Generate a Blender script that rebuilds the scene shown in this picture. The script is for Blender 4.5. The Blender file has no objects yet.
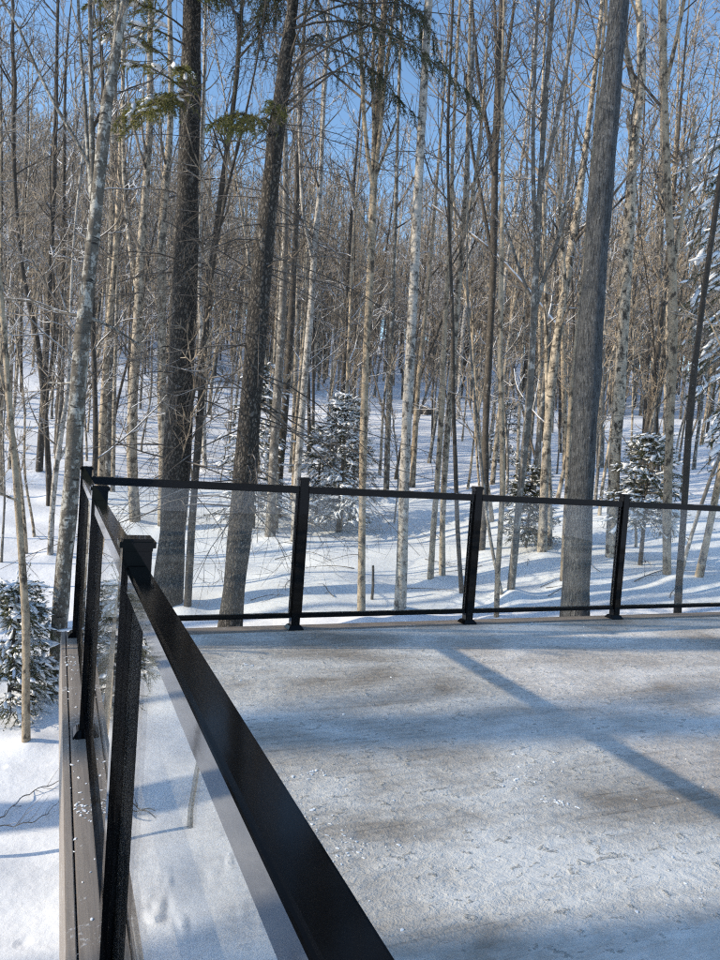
import bpy, math, random
import numpy as np
from mathutils import Vector, Matrix
RNG = np.random.default_rng(7)
random.seed(7)
sc = bpy.context.scene
COL = sc.collection
R_ = math.radians

# ------------------------------------------------------------------ camera frame
YAW, PITCH, ROLL, CAMH, FPX = 0.3979, -0.0449, 0.0710, 1.3311, 724.9
_F = np.array([math.sin(YAW)*math.cos(PITCH), math.cos(YAW)*math.cos(PITCH), math.sin(PITCH)])
_R0 = np.array([math.cos(YAW), -math.sin(YAW), 0.0]); _U0 = np.cross(_R0, _F)
_R = math.cos(ROLL)*_R0 + math.sin(ROLL)*_U0
_U = -math.sin(ROLL)*_R0 + math.cos(ROLL)*_U0
EYE = np.array([0, 0, CAMH]); FH = np.array([math.sin(YAW), math.cos(YAW), 0.0])

def ray(u, v):
    return _F + _R*(u-360)/FPX - _U*(v-480)/FPX

def at_depth(u, v, D):
    d = ray(u, v)
    return EYE + d*(D/(d@FH))

# ------------------------------------------------------------------ terrain
_PR = {
 -75: ([0,4,10,20,40,80,200,600], [-1.3,-1.2,-1.15,-1.0,-.6,1.5,4,6]),
 -24: ([0,4,6.6,9,14,20,30,45,70,120,250,600], [-1.3,-1.2,-1.1,-.9,-.3,.8,3.3,7.6,14,23,33,38]),
   0: ([0,5,8,12,16,22,30,45,70,120,250,600], [-1.3,-.9,-.65,-.2,.2,1.0,2.9,6.0,11.5,19,28,32]),
  24: ([0,5,7.5,10,14,20,30,45,70,120,250,600], [-1.3,-.6,-.3,.1,.55,1.2,2.5,5.0,9.6,16,25,30]),
  80: ([0,5,8,14,25,45,80,250,600], [-1.3,-.7,-.4,.3,1.2,2.5,6,20,24]),
}
_PA = sorted(_PR)
def _vn(x, y, s):
    # cheap smooth undulation
    return (np.sin(x*s+1.3*np.sin(y*s*.7+s))+np.sin(y*s*1.17+1.7*np.sin(x*s*.53+2*s))+.6*np.sin((x+y)*s*1.9+s*5))/2.6
def hgt(x, y):
    x = np.asarray(x, float); y = np.asarray(y, float)
    r = np.hypot(x, y); th = np.degrees(np.arctan2(x, y)) - math.degrees(YAW)
    th = (th+180) % 360 - 180
    th = np.where(th < -165, th+360, th)
    th = np.clip(th, -75, 80)
    prof = np.array([np.interp(r, *_PR[a]) for a in _PA])
    k = np.clip(np.searchsorted(_PA, th)-1, 0, len(_PA)-2)
    pa = np.array(_PA)
    t = (th-pa[k])/(pa[k+1]-pa[k]); t = np.clip(t, 0, 1); t = t*t*(3-2*t)
    z = np.take_along_axis(prof, k[None], 0)[0]*(1-t)+np.take_along_axis(prof, k[None]+1, 0)[0]*t if prof.ndim > 1 else prof[k]*(1-t)+prof[k+1]*t
    amp = np.clip((r-2)/8, .25, 1)
    z = z + amp*(.10*_vn(x, y, .8)+.055*_vn(x+9, y, 2.1)) + .018*_vn(x, y+4, 5.3)
    z = z + np.clip((r-16)/20, 0, 1)*(.35*_vn(x+3, y, .33)+.12*_vn(x, y+7, 1.3))
    # keep clear below the deck
    ind = np.clip((x+.05)/.25, 0, 1)*np.clip((5.25-y)/.3, 0, 1)
    return z*(1-ind)+np.minimum(z, -.75)*ind
def h1(x, y):
    return float(hgt(np.array([x]), np.array([y]))[0])
def ground_hit(u, v):
    d = ray(u, v); d = d/np.linalg.norm(d)
    t = np.arange(2.5, 160, .03)
    P = EYE+d*t[:, None]
    below = P[:, 2] < hgt(P[:, 0], P[:, 1])
    ind = ((P[:, 0] > .05) & (P[:, 1] < 5.05))
    k = np.argmax(below & ~ind)
    return P[k]

# ------------------------------------------------------------------ mesh helpers
def mesh_from(name, V, F4=None, F3=None, mat=None, smooth=True, mats=None, fmat=None):
    me = bpy.data.meshes.new(name)
    V = np.asarray(V, np.float32)
    idx = []; tot = []
    if F4 is not None and len(F4):
        idx.append(np.asarray(F4, np.int32).ravel()); tot.append(np.full(len(F4), 4, np.int32))
    if F3 is not None and len(F3):
        idx.append(np.asarray(F3, np.int32).ravel()); tot.append(np.full(len(F3), 3, np.int32))
    idx = np.concatenate(idx); tot = np.concatenate(tot)
    me.vertices.add(len(V)); me.vertices.foreach_set('co', V.ravel())
    me.loops.add(len(idx)); me.loops.foreach_set('vertex_index', idx)
    me.polygons.add(len(tot))
    st = np.concatenate([[0], np.cumsum(tot)[:-1]]).astype(np.int32)
    me.polygons.foreach_set('loop_start', st); me.polygons.foreach_set('loop_total', tot)
    me.polygons.foreach_set('use_smooth', np.full(len(tot), smooth, bool))
    for m in (mats or ([mat] if mat else [])): me.materials.append(m)
    if fmat is not None: me.polygons.foreach_set('material_index', np.asarray(fmat, np.int32))
    me.update(calc_edges=True); me.validate()
    return me

def link(name, me, parent=None, loc=None):
    o = bpy.data.objects.new(name, me); COL.objects.link(o)
    if parent is not None: o.parent = parent
    if loc is not None: o.location = loc
    return o
def empty(name, loc, label=None, cat=None, group=None):
    o = bpy.data.objects.new(name, None); COL.objects.link(o); o.location = loc
    o.empty_display_size = .2
    if label: o['label'] = label
    if cat: o['category'] = cat
    if group: o['group'] = group
    return o
def tag(o, label=None, cat=None, group=None, kind=None):
    if label: o['label'] = label
    if cat: o['category'] = cat
    if group: o['group'] = group
    if kind: o['kind'] = kind
    return o

def tubes(P, Rr, sides=5, caps=False, wob=0.0):
    """P (M,n,3), Rr (M,n) -> verts, quads"""
    P = np.asarray(P, float); Rr = np.asarray(Rr, float)
    M, n, _ = P.shape
    T = np.empty_like(P); T[:, 1:-1] = P[:, 2:]-P[:, :-2]; T[:, 0] = P[:, 1]-P[:, 0]; T[:, -1] = P[:, -1]-P[:, -2]
    T /= np.linalg.norm(T, axis=2, keepdims=True)+1e-9
    D = P[:, -1]-P[:, 0]
    ref = np.where(np.abs(D[:, 2:3]) > .8*np.linalg.norm(D, axis=1, keepdims=True), np.array([[1., 0, 0]]), np.array([[0, 0, 1.]]))
    N = np.cross(T, ref[:, None, :]); N /= np.linalg.norm(N, axis=2, keepdims=True)+1e-9
    B = np.cross(N, T)
    a = np.arange(sides)*2*math.pi/sides
    rr = Rr[:, :, None]*np.ones(sides)
    if wob: rr = rr*(1+wob*RNG.normal(size=rr.shape))
    V = P[:, :, None, :]+rr[..., None]*(np.cos(a)[:, None]*N[:, :, None, :]+np.sin(a)[:, None]*B[:, :, None, :])
    V = V.reshape(-1, 3)
    base = (np.arange(M)*n*sides)[:, None, None]+(np.arange(n-1)*sides)[None, :, None]
    k = np.arange(sides)[None, None, :]; k2 = (k+1) % sides
    F = np.stack([base+k, base+k2, base+sides+k2, base+sides+k], -1).reshape(-1, 4)
    return V, F

class Acc:
    def __init__(s): s.V = []; s.Q = []; s.T = []; s.n = 0
    def add(s, V, Q=None, T=None):
        if Q is not None and len(Q): s.Q.append(np.asarray(Q)+s.n)
        if T is not None and len(T): s.T.append(np.asarray(T)+s.n)
        s.V.append(np.asarray(V)); s.n += len(V)
    def mesh(s, name, mat, smooth=True):
        return mesh_from(name, np.concatenate(s.V), np.concatenate(s.Q) if s.Q else None, np.concatenate(s.T) if s.T else None, mat, smooth)

def box(a, b, bev=0.0):
    """bevelled box verts/faces between corners a,b (edges along z and top bevelled all round)"""
    import bmesh
    bm = bmesh.new(); bmesh.ops.create_cube(bm, size=1)
    a = np.array(a, float); b = np.array(b, float); c = (a+b)/2; s = b-a
    for v in bm.verts: v.co = Vector((c[0]+v.co.x*s[0], c[1]+v.co.y*s[1], c[2]+v.co.z*s[2]))
    if bev: bmesh.ops.bevel(bm, geom=bm.edges[:], offset=bev, segments=2, affect='EDGES')
    return bm
def bm_obj(name, bms, mat, parent=None, smooth=False, kind=None):
    import bmesh
    V = []; Fc = []; n = 0
    for bm in bms:
        bm.verts.index_update()
        V += [tuple(v.co) for v in bm.verts]; Fc += [[v.index+n for v in f.verts] for f in bm.faces]; n = len(V); bm.free()
    me = bpy.data.meshes.new(name); me.from_pydata(V, [], Fc); me.update(); me.materials.append(mat)
    o = link(name, me, parent)
    if smooth: me.polygons.foreach_set('use_smooth', [True]*len(me.polygons))
    if kind: o['kind'] = kind
    return o

# ------------------------------------------------------------------ materials
class NT:
    def __init__(s, name):
        s.m = bpy.data.materials.new(name); s.m.use_nodes = True
        s.t = s.m.node_tree; s.t.nodes.clear()
        s.out = s.n('ShaderNodeOutputMaterial')
    def n(s, typ, **kw):
        nd = s.t.nodes.new(typ)
        for k, v in kw.items():
            if k == 'inp':
                for kk, vv in v.items():
                    if isinstance(vv, bpy.types.NodeSocket): s.t.links.new(vv, nd.inputs[kk])
                    else: nd.inputs[kk].default_value = vv
            else: setattr(nd, k, v)
        return nd
    def L(s, a, b): s.t.links.new(a, b)
    def tc(s, which='Object'): return s.n('ShaderNodeTexCoord').outputs[which]
    def mapping(s, v, scale=(1, 1, 1), loc=(0, 0, 0)):
        return s.n('ShaderNodeMapping', inp={'Vector': v, 'Scale': scale, 'Location': loc}).outputs[0]
    def noise(s, v, scale, detail=4, rough=.55, dist=0):
        return s.n('ShaderNodeTexNoise', inp={'Vector': v, 'Scale': scale, 'Detail': detail, 'Roughness': rough, 'Distortion': dist}).outputs['Fac']
    def ramp(s, f, stops):
        r = s.n('ShaderNodeValToRGB'); s.L(f, r.inputs[0]); e = r.color_ramp.elements
        while len(e) > 1: e.remove(e[-1])
        e[0].position, c = stops[0]; e[0].color = c if len(c) == 4 else (*c, 1)
        for p, c in stops[1:]:
            x = e.new(p); x.color = c if len(c) == 4 else (*c, 1)
        return r.outputs[0]
    def mix(s, f, a, b):
        m = s.n('ShaderNodeMix', data_type='RGBA')
        for sock, v in ((m.inputs[0], f), (m.inputs[6], a), (m.inputs[7], b)):
            if isinstance(v, bpy.types.NodeSocket): s.L(v, sock)
            else: sock.default_value = v if not isinstance(v, tuple) or len(v) == 4 else (*v, 1)
        return m.outputs[2]
    def math(s, op, a, b=0.0, c=0.0, clamp=False):
        m = s.n('ShaderNodeMath', operation=op, use_clamp=clamp)
        for i, v in enumerate((a, b, c)):
            if isinstance(v, bpy.types.NodeSocket): s.L(v, m.inputs[i])
            else: m.inputs[i].default_value = v
        return m.outputs[0]
    def bump(s, h, strength=.5, dist=.01, normal=None):
        b = s.n('ShaderNodeBump', inp={'Height': h, 'Strength': strength, 'Distance': dist})
        if normal is not None: s.L(normal, b.inputs['Normal'])
        return b.outputs[0]
    def bsdf(s, color, rough=.8, normal=None, **kw):
        p = s.n('ShaderNodeBsdfPrincipled')
        for k, v in [('Base Color', color), ('Roughness', rough)]+list(kw.items()):
            if isinstance(v, bpy.types.NodeSocket): s.L(v, p.inputs[k])
            else: p.inputs[k].default_value = (*v, 1) if isinstance(v, tuple) and len(v) == 3 else v
        if normal is not None: s.L(normal, p.inputs['Normal'])
        return p.outputs[0]
    def fin(s, sh): s.L(sh, s.out.inputs['Surface']); return s.m

SNOWC = (.86, .885, .93)
def up_mask(g, lo=.45, hi=.75, noise=None):
    nz = g.n('ShaderNodeSeparateXYZ', inp={0: g.n('ShaderNodeNewGeometry').outputs['Normal']}).outputs[2]
    if noise is not None: nz = g.math('ADD', nz, g.math('MULTIPLY', g.math('SUBTRACT', noise, .5), .9))
    return g.n('ShaderNodeMapRange', inp={'Value': nz, 'From Min': lo, 'From Max': hi}).outputs[0]

def bark(name, lo, hi, patch=None, patch_amt=.5, furrow=None, rough=.9, snow=(.8, 1.0), lent=False, bstr=.6, asp=.13, plates=0, pscale=8.5):
    g = NT(name)
    rnd = g.n('ShaderNodeObjectInfo').outputs['Random']
    v0 = g.n('ShaderNodeVectorMath', operation='ADD', inp={0: g.tc(), 1: g.n('ShaderNodeCombineXYZ', inp={0: g.math('MULTIPLY', rnd, 37.0), 2: g.math('MULTIPLY', rnd, 91.0)}).outputs[0]}).outputs[0]
    n1 = g.noise(v0, 13, 6, .7)
    c = g.ramp(n1, [(.3, lo), (.7, hi)])
    hgt_ = n1
    if furrow:
        fv = g.mapping(v0, (furrow, furrow, furrow*asp))
        f = g.noise(fv, 1.0, 4, .62, .9)
        if plates:
            vo = g.n('ShaderNodeTexVoronoi', feature='DISTANCE_TO_EDGE', inp={'Vector': g.n('ShaderNodeVectorMath', operation='ADD', inp={0: g.mapping(v0, (plates, plates, plates*.5)), 1: g.n('ShaderNodeCombineXYZ', inp={0: g.math('MULTIPLY', n1, 2.0), 2: g.math('MULTIPLY', n1, 2.0)}).outputs[0]}).outputs[0], 'Scale': 1.0}).outputs['Distance']
            f = g.math('ADD', g.math('MULTIPLY', f, .5), g.math('MULTIPLY', g.math('MINIMUM', vo, .3), 1.0))
        c = g.mix(g.ramp(f, [(.38, (1, 1, 1)), (.52, (0, 0, 0))]), c, tuple(.35*x for x in lo))
        hgt_ = g.math('ADD', g.math('MULTIPLY', f, 1.6), n1)
    if patch:
        pv = g.mapping(v0, (1, 1, .6))
        p = g.noise(pv, pscale, 5, .74)
        c = g.mix(g.ramp(p, [(1-patch_amt-.06, (0, 0, 0)), (1-patch_amt+.03, (1, 1, 1))]), c, patch)
    if lent:
        lv = g.mapping(v0, (7, 7, 45))
        l = g.noise(lv, 1.0, 3, .6)
        c = g.mix(g.ramp(l, [(.6, (0, 0, 0)), (.68, (1, 1, 1))]), c, tuple(.28*x for x in lo))
        hgt_ = g.math('SUBTRACT', hgt_, l)
    # whole-tree tone variation
    c = g.mix(g.math('MULTIPLY', rnd, .3), c, tuple(.55*x for x in lo))
    sm = up_mask(g, *snow, noise=g.noise(v0, 6, 3))
    # specks of wind-blown snow caught in the bark
    sp = g.ramp(g.noise(v0, 30, 3, .6), [(.68, (0, 0, 0)), (.74, (1, 1, 1))])
    c = g.mix(g.math('MAXIMUM', sm, g.math('MULTIPLY', sp, .45)), c, SNOWC)
    return g.fin(g.bsdf(c, rough, g.bump(hgt_, bstr, .03)))

M = {}
M['spruce'] = bark('spruce_bark', (.085, .073, .061), (.185, .162, .136), patch=(.24, .22, .195), patch_amt=.36, furrow=44, plates=34, bstr=.9)
M['maple'] = bark('maple_bark', (.066, .071, .078), (.178, .186, .196), patch=(.235, .243, .252), patch_amt=.34, furrow=78, bstr=1.0)
M['birch'] = bark('yellow_birch_bark', (.23, .195, .15), (.66, .57, .45), patch=(.055, .046, .037), patch_amt=.45, lent=True, bstr=.5, pscale=14)  # patches are bark marks plus sun and shade contrast put into the colour
M['white'] = bark('white_birch_bark', (.29, .265, .235), (.70, .66, .60), patch=(.065, .057, .05), patch_amt=.44, lent=True, bstr=.4, pscale=15)  # pale ground and dark marks also carry painted sunlit and shaded contrast
M['lichen'] = bark('lichen_bark', (.06, .052, .043), (.18, .16, .132), patch=(.46, .45, .41), patch_amt=.44, lent=True, pscale=13)
M['dark'] = bark('dark_bark', (.032, .027, .022), (.10, .085, .07), patch=(.30, .27, .235), patch_amt=.36, pscale=15)
M['shade_stem'] = bark('shade_toned_bark', (.028, .024, .02), (.075, .064, .054), patch=(.14, .125, .11), patch_amt=.3)  # near-black bark colour with the stem's shade put into it
M['tan'] = bark('tan_bark', (.21, .168, .12), (.58, .475, .345), patch=(.06, .048, .037), patch_amt=.43, pscale=14)  # warm tan lifted for sunlight; dark bark patches add painted shade contrast
M['grey'] = bark('grey_bark', (.06, .054, .046), (.26, .235, .205), patch=(.56, .53, .48), patch_amt=.40, pscale=14)

def twig_mat(name, a, b, snow=(.72, 1.05)):
    g = NT(name); v = g.tc()
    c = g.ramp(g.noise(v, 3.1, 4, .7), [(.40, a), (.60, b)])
    c = g.mix(up_mask(g, *snow, noise=g.noise(v, 3.0, 3)), c, SNOWC)
    return g.fin(g.bsdf(c, .75))
M['twig'] = twig_mat('twig_bark', (.035, .028, .022), (.30, .245, .19))
M['twig_dark'] = twig_mat('dark_twig_bark', (.045, .037, .03), (.105, .087, .07), (.9, 1.25))
M['twig_far'] = twig_mat('far_twig_bark', (.035, .028, .022), (.42, .335, .24), (.6, 1.0))  # dark-to-pale range puts lit and shaded contrast into the twig colour
M['twig_sunlift'] = twig_mat('sun_lifted_twig_bark', (.08, .064, .05), (.50, .405, .295), (.6, 1.0))  # twigs lightened to paint in sunlight lost to the woods' own shade
M['snowtwig'] = twig_mat('snowy_twig_bark', (.10, .08, .06), (.2, .16, .12), (.05, .5))

def needle_mat(name, a, b):
    g = NT(name); c = g.ramp(g.noise(g.tc(), 4, 3), [(.3, a), (.7, b)])
    d = g.bsdf(c, .55)
    tr = g.n('ShaderNodeBsdfTranslucent', inp={'Color': (b[0]*1.3, b[1]*1.3, b[2], 1)}).outputs[0]
    m = g.n('ShaderNodeMixShader', inp={0: .3, 1: d, 2: tr}).outputs[0]
    return g.fin(m)
M['needle'] = needle_mat('spruce_needles', (.07, .078, .02), (.20, .19, .055))  # olive lightened to put sunlight into the needle colour
M['needle_dark'] = needle_mat('shaded_spruce_needles', (.028, .040, .022), (.075, .088, .045))  # darker copy of the needles with shade put into its colour
M['needle_mid'] = needle_mat('young_spruce_needles', (.045, .058, .026), (.115, .125, .055))

def snow_mat(name, ground=True):
    g = NT(name); v = g.tc()
    n1 = g.noise(v, 1.6, 5, .5); n2 = g.noise(v, 14, 5, .6); n3 = g.noise(v, 160, 2, .6)
    hh = g.math('ADD', g.math('MULTIPLY', n1, 1.0), g.math('ADD', g.math('MULTIPLY', n2, .16), g.math('MULTIPLY', n3, .025)))
    if ground:
        vo = g.n('ShaderNodeTexVoronoi', feature='F1', inp={'Vector': v, 'Scale': 4.2, 'Randomness': 1.0}).outputs['Distance']
        pit = g.ramp(vo, [(.0, (0, 0, 0)), (.22, (1, 1, 1))])
        msk = g.ramp(g.noise(v, .9, 4, .6), [(.50, (0, 0, 0)), (.58, (1, 1, 1))])
        hh = g.math('ADD', hh, g.math('MULTIPLY', g.math('MULTIPLY', g.math('SUBTRACT', 1.0, pit), msk), -.3))
    nrm = g.bump(hh, .34, .10)
    c = g.mix(g.ramp(n2, [(.35, (0, 0, 0)), (.7, (1, 1, 1))]), (.84, .865, .91), (.90, .915, .945))
    if ground:
        deb = g.ramp(g.noise(v, 55, 2, .5), [(.735, (0, 0, 0)), (.76, (1, 1, 1))])
        c = g.mix(g.math('MULTIPLY', deb, .35), c, (.35, .28, .2))
    return g.fin(g.bsdf(c, .6, nrm, **{'Subsurface Weight': .0, 'Specular IOR Level': .35}))
M['snow'] = snow_mat('snow'); M['snowcap'] = snow_mat('snow_cap', False)

def deck_mat():
    g = NT('frosted_deck_boards'); v = g.tc()
    sx = g.n('ShaderNodeSeparateXYZ', inp={0: v})
    # boards run along X, 0.14 m pitch in Y
    yb = g.math('DIVIDE', sx.outputs[1], .14); fr = g.math('FRACT', yb); idx = g.math('FLOOR', yb)
    gap = g.math('LESS_THAN', g.math('ABSOLUTE', g.math('SUBTRACT', fr, .5)), .478)   # 1 on the board
    brd = g.n('ShaderNodeTexWhiteNoise', noise_dimensions='1D', inp={'W': idx}).outputs['Value']
    gv = g.n('ShaderNodeVectorMath', operation='ADD', inp={0: g.mapping(v, (1.2, 26, 1)), 1: g.n('ShaderNodeCombineXYZ', inp={0: g.math('MULTIPLY', brd, 40.0)}).outputs[0]}).outputs[0]
    grain = g.noise(gv, 1.6, 5, .65)
    wood = g.ramp(grain, [(.3, (.20, .162, .125)), (.7, (.38, .315, .25))])
    wood = g.mix(g.math('MULTIPLY', brd, .35), wood, (.17, .14, .115))
    # trampled frost: broad thin areas x crumbly fine structure
    big = g.noise(g.mapping(v, (.9, 1.7, 1)), 1.0, 4, .55, .6)
    med = g.noise(g.mapping(v, (3.6, 5.2, 1)), 1.0, 6, .68, .6)
    fine = g.noise(g.mapping(v, (17, 26, 1)), 1.0, 5, .66, .4)
    speck = g.noise(v, 130, 3, .65)
    streak = g.noise(g.mapping(v, (2.2, 34, 1)), 1.0, 4, .6, .5)
    s = g.math('ADD', g.math('MULTIPLY', big, 1.6), g.math('ADD', g.math('MULTIPLY', med, .72), g.math('ADD', g.math('MULTIPLY', fine, .40), g.math('ADD', g.math('MULTIPLY', streak, .36), g.math('MULTIPLY', speck, .18)))))
    frost = g.n('ShaderNodeMapRange', inp={'Value': s, 'From Min': 1.23, 'From Max': 1.86}).outputs[0]
    frost = g.math('ADD', g.math('MULTIPLY', frost, .86), .08)
    film = g.mix(frost, wood, g.mix(big, (.69, .66, .62), (.87, .845, .81)))
    film = g.mix(g.math('MULTIPLY', g.math('SUBTRACT', 1.0, gap), g.math('MULTIPLY', g.math('SUBTRACT', .75, frost, clamp=True), .6)), film, (.05, .042, .035))
    # hard-packed crusts
    crust = g.ramp(g.math('ADD', g.math('MULTIPLY', med, .36), g.math('MULTIPLY', fine, .64)), [(.575, (0, 0, 0)), (.68, (1, 1, 1))])
    film = g.mix(g.math('MULTIPLY', crust, .7), film, (.88, .86, .83))
    hh = g.math('ADD', g.math('MULTIPLY', frost, .5), g.math('ADD', g.math('MULTIPLY', crust, 1.15), g.math('ADD', g.math('MULTIPLY', fine, .65), g.math('MULTIPLY', speck, .07))))
    nrm = g.bump(hh, 1.0, .016)
    rough = g.math('ADD', g.math('MULTIPLY', frost, .3), .45)
    return g.fin(g.bsdf(film, rough, nrm, **{'Specular IOR Level': .4}))
M['deck'] = deck_mat()

def trim_mat(name, along='Y', a=(.20, .172, .148), b=(.30, .262, .228)):
    g = NT(name); v = g.tc()
    sc_ = (30, 1.2, 30) if along == 'Y' else (1.2, 30, 30)
    gr = g.noise(g.mapping(v, sc_), 1.5, 5, .65)
    rib = g.n('ShaderNodeTexWave', wave_type='BANDS', bands_direction='Y', inp={'Vector': v, 'Scale': 28, 'Distortion': .6, 'Detail': 2}).outputs['Fac']
    c = g.ramp(gr, [(.3, a), (.7, b)])
    fr = g.ramp(g.math('ADD', g.math('MULTIPLY', g.noise(v, 4, 5, .7), .6), g.math('MULTIPLY', g.noise(v, 60, 3, .6), .4)), [(.58, (0, 0, 0)), (.66, (1, 1, 1))])
    c = g.mix(g.math('MULTIPLY', fr, .55), c, (.78, .8, .83))
    hh = g.math('ADD', g.math('MULTIPLY', rib, .25), g.math('ADD', gr, g.math('MULTIPLY', fr, .8)))
    return g.fin(g.bsdf(c, .5, g.bump(hh, .35, .004)))
M['trimY'] = trim_mat('composite_border_board', 'Y'); M['trimX'] = trim_mat('composite_border_board_cross', 'X')

def metal_black():
    g = NT('black_powder_coated_aluminium'); v = g.tc()
    w = g.noise(g.mapping(v, (14, 2.0, 14)), 2.0, 3, .5)
    dust = g.ramp(g.noise(v, 7, 6, .7), [(.5, (0, 0, 0)), (.9, (1, 1, 1))])
    c = g.mix(g.math('MULTIPLY', dust, .06), (.0035, .0035, .004), (.05, .05, .05))
    return g.fin(g.bsdf(c, g.math('ADD', .035, g.math('MULTIPLY', dust, .05)), g.bump(w, .012, .01), **{'IOR': 1.3}))
M['black'] = metal_black()
def rail_metal():
    # satin on the upward face; sides' raised index adds a sheen of reflected snow
    g = NT('black_handrail_coating'); v = g.tc()
    nz = g.math('ABSOLUTE', g.n('ShaderNodeSeparateXYZ', inp={0: g.n('ShaderNodeNewGeometry').outputs['Normal']}).outputs[2])
    w = g.noise(g.mapping(v, (10, 2.5, 10)), 2.0, 3, .5)
    dust = g.ramp(g.noise(v, 9, 6, .7), [(.45, (0, 0, 0)), (.9, (1, 1, 1))])
    c = g.mix(g.math('MULTIPLY', dust, .05), (.003, .003, .0033), (.05, .05, .05))
    r = g.math('ADD', g.math('MULTIPLY', nz, .05), g.math('ADD', .055, g.math('MULTIPLY', dust, .04)))
    ior = g.math('SUBTRACT', 1.9, g.math('MULTIPLY', nz, .6))
    return g.fin(g.bsdf(c, r, g.bump(w, .02, .01), IOR=ior))
M['rail'] = rail_metal()
def rubber():
    g = NT('black_gasket'); return g.fin(g.bsdf(g.ramp(g.noise(g.tc(), 60, 3), [(.3, (.008, .008, .009)), (.7, (.02, .02, .022))]), .65))
M['gasket'] = rubber()

def glass_mat():
    g = NT('clear_railing_glass')
    bf = g.n('ShaderNodeNewGeometry').outputs['Backfacing']
    ior = g.math('ADD', g.math('MULTIPLY', bf, 1/1.5-1.5), 1.5)
    # backfacing flips the ratio inside the node: feed the inverse so both faces read as air-to-glass
    fr = g.n('ShaderNodeFresnel', inp={'IOR': ior}).outputs[0]
    dirt = g.noise(g.tc(), 5, 5, .7)
    film = g.ramp(dirt, [(.4, (0, 0, 0)), (.9, (1, 1, 1))])
    drip = g.ramp(g.noise(g.mapping(g.tc(), (34, 34, 1.6)), 1.0, 4, .6), [(.52, (0, 0, 0)), (.75, (1, 1, 1))])
    tr = g.n('ShaderNodeBsdfTransparent', inp={'Color': (.968, .982, .975, 1)}).outputs[0]
    gl = g.n('ShaderNodeBsdfGlossy', inp={'Color': (1, 1, 1, 1), 'Roughness': 0.0}).outputs[0]
    df = g.n('ShaderNodeBsdfDiffuse', inp={'Color': (.8, .8, .8, 1)}).outputs[0]
    a = g.n('ShaderNodeMixShader', inp={0: fr, 1: tr, 2: gl}).outputs[0]
    b = g.n('ShaderNodeMixShader', inp={0: g.math('ADD', .002, g.math('MULTIPLY', g.math('ADD', film, drip), .018)), 1: a, 2: df}).outputs[0]
    return g.fin(b)
M['glass'] = glass_mat()

def stone_mat():
    g = NT('dark_rock'); v = g.tc(); n = g.noise(v, 5, 6, .65)
    c = g.mix(up_mask(g, .55, .8, noise=n), g.ramp(n, [(.3, (.05, .045, .04)), (.7, (.16, .145, .13))]), SNOWC)
    return g.fin(g.bsdf(c, .9, g.bump(n, .8, .05)))
M['rock'] = stone_mat()

# ------------------------------------------------------------------ ground
BASES = []          # where the nearer trunks stand: the snow is banked up round them
def build_ground():
    r = np.concatenate([np.linspace(.3, 1.6, 8), np.geomspace(1.7, 620, 430)])
    # angles measured from camera heading, dense in front
    a = np.concatenate([np.linspace(-180, -50, 130, endpoint=False), np.linspace(-50, 40, 900, endpoint=False), np.linspace(40, 180, 130, endpoint=False)])
    th = np.radians(a)+YAW
    X = r[:, None]*np.sin(th); Y = r[:, None]*np.cos(th)
    Z = hgt(X.ravel(), Y.ravel()).reshape(X.shape)
    # animal tracks and clods close to the deck on the low side
    near = (X < .6) & (X > -4.0) & (Y < 5.2) & (Y > -1)
    rg = np.random.default_rng(3)
    dz = np.zeros_like(Z)
    for _ in range(420):
        cx = rg.uniform(-3.0, .1); cy = rg.uniform(.6, 4.4)
        if cy > 3.3 and rg.random() < .75: continue
        s = rg.uniform(.018, .045); e = rg.uniform(.6, 1.5); dep = rg.uniform(.008, .024)
        d2 = ((X-cx)/s)**2+((Y-cy)/(s*e))**2
        m = near & (d2 < 12)
        dz[m] += -dep*np.exp(-d2[m])+.4*dep*np.exp(-(np.sqrt(d2[m])-1.7)**2*2.5)
    for (bx, by, br) in BASES:
        k = (br+.16); d2 = ((X-bx)/k)**2+((Y-by)/k)**2; m = d2 < 9
        Z[m] += (.05+.35*br)*np.exp(-d2[m])
    Z = Z+dz
    V = np.stack([X, Y, Z], -1).reshape(-1, 3)
    nr, na = X.shape
    i = np.arange(nr-1)[:, None]*na; j = np.arange(na)[None]; j2 = (j+1) % na
    F = np.stack([i+j, i+j2, i+na+j2, i+na+j], -1).reshape(-1, 4)[:, ::-1]
    V = np.concatenate([V, [[0, 0, -1.3]]])
    T = np.stack([np.full(na, len(V)-1), (np.arange(na)+1) % na, np.arange(na)], -1)
    o = link('snow_ground', mesh_from('snow_ground', V, F, T, M['snow']))
    tag(o, 'deep white snow rising gently into the wooded hillside', kind='structure')
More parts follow.
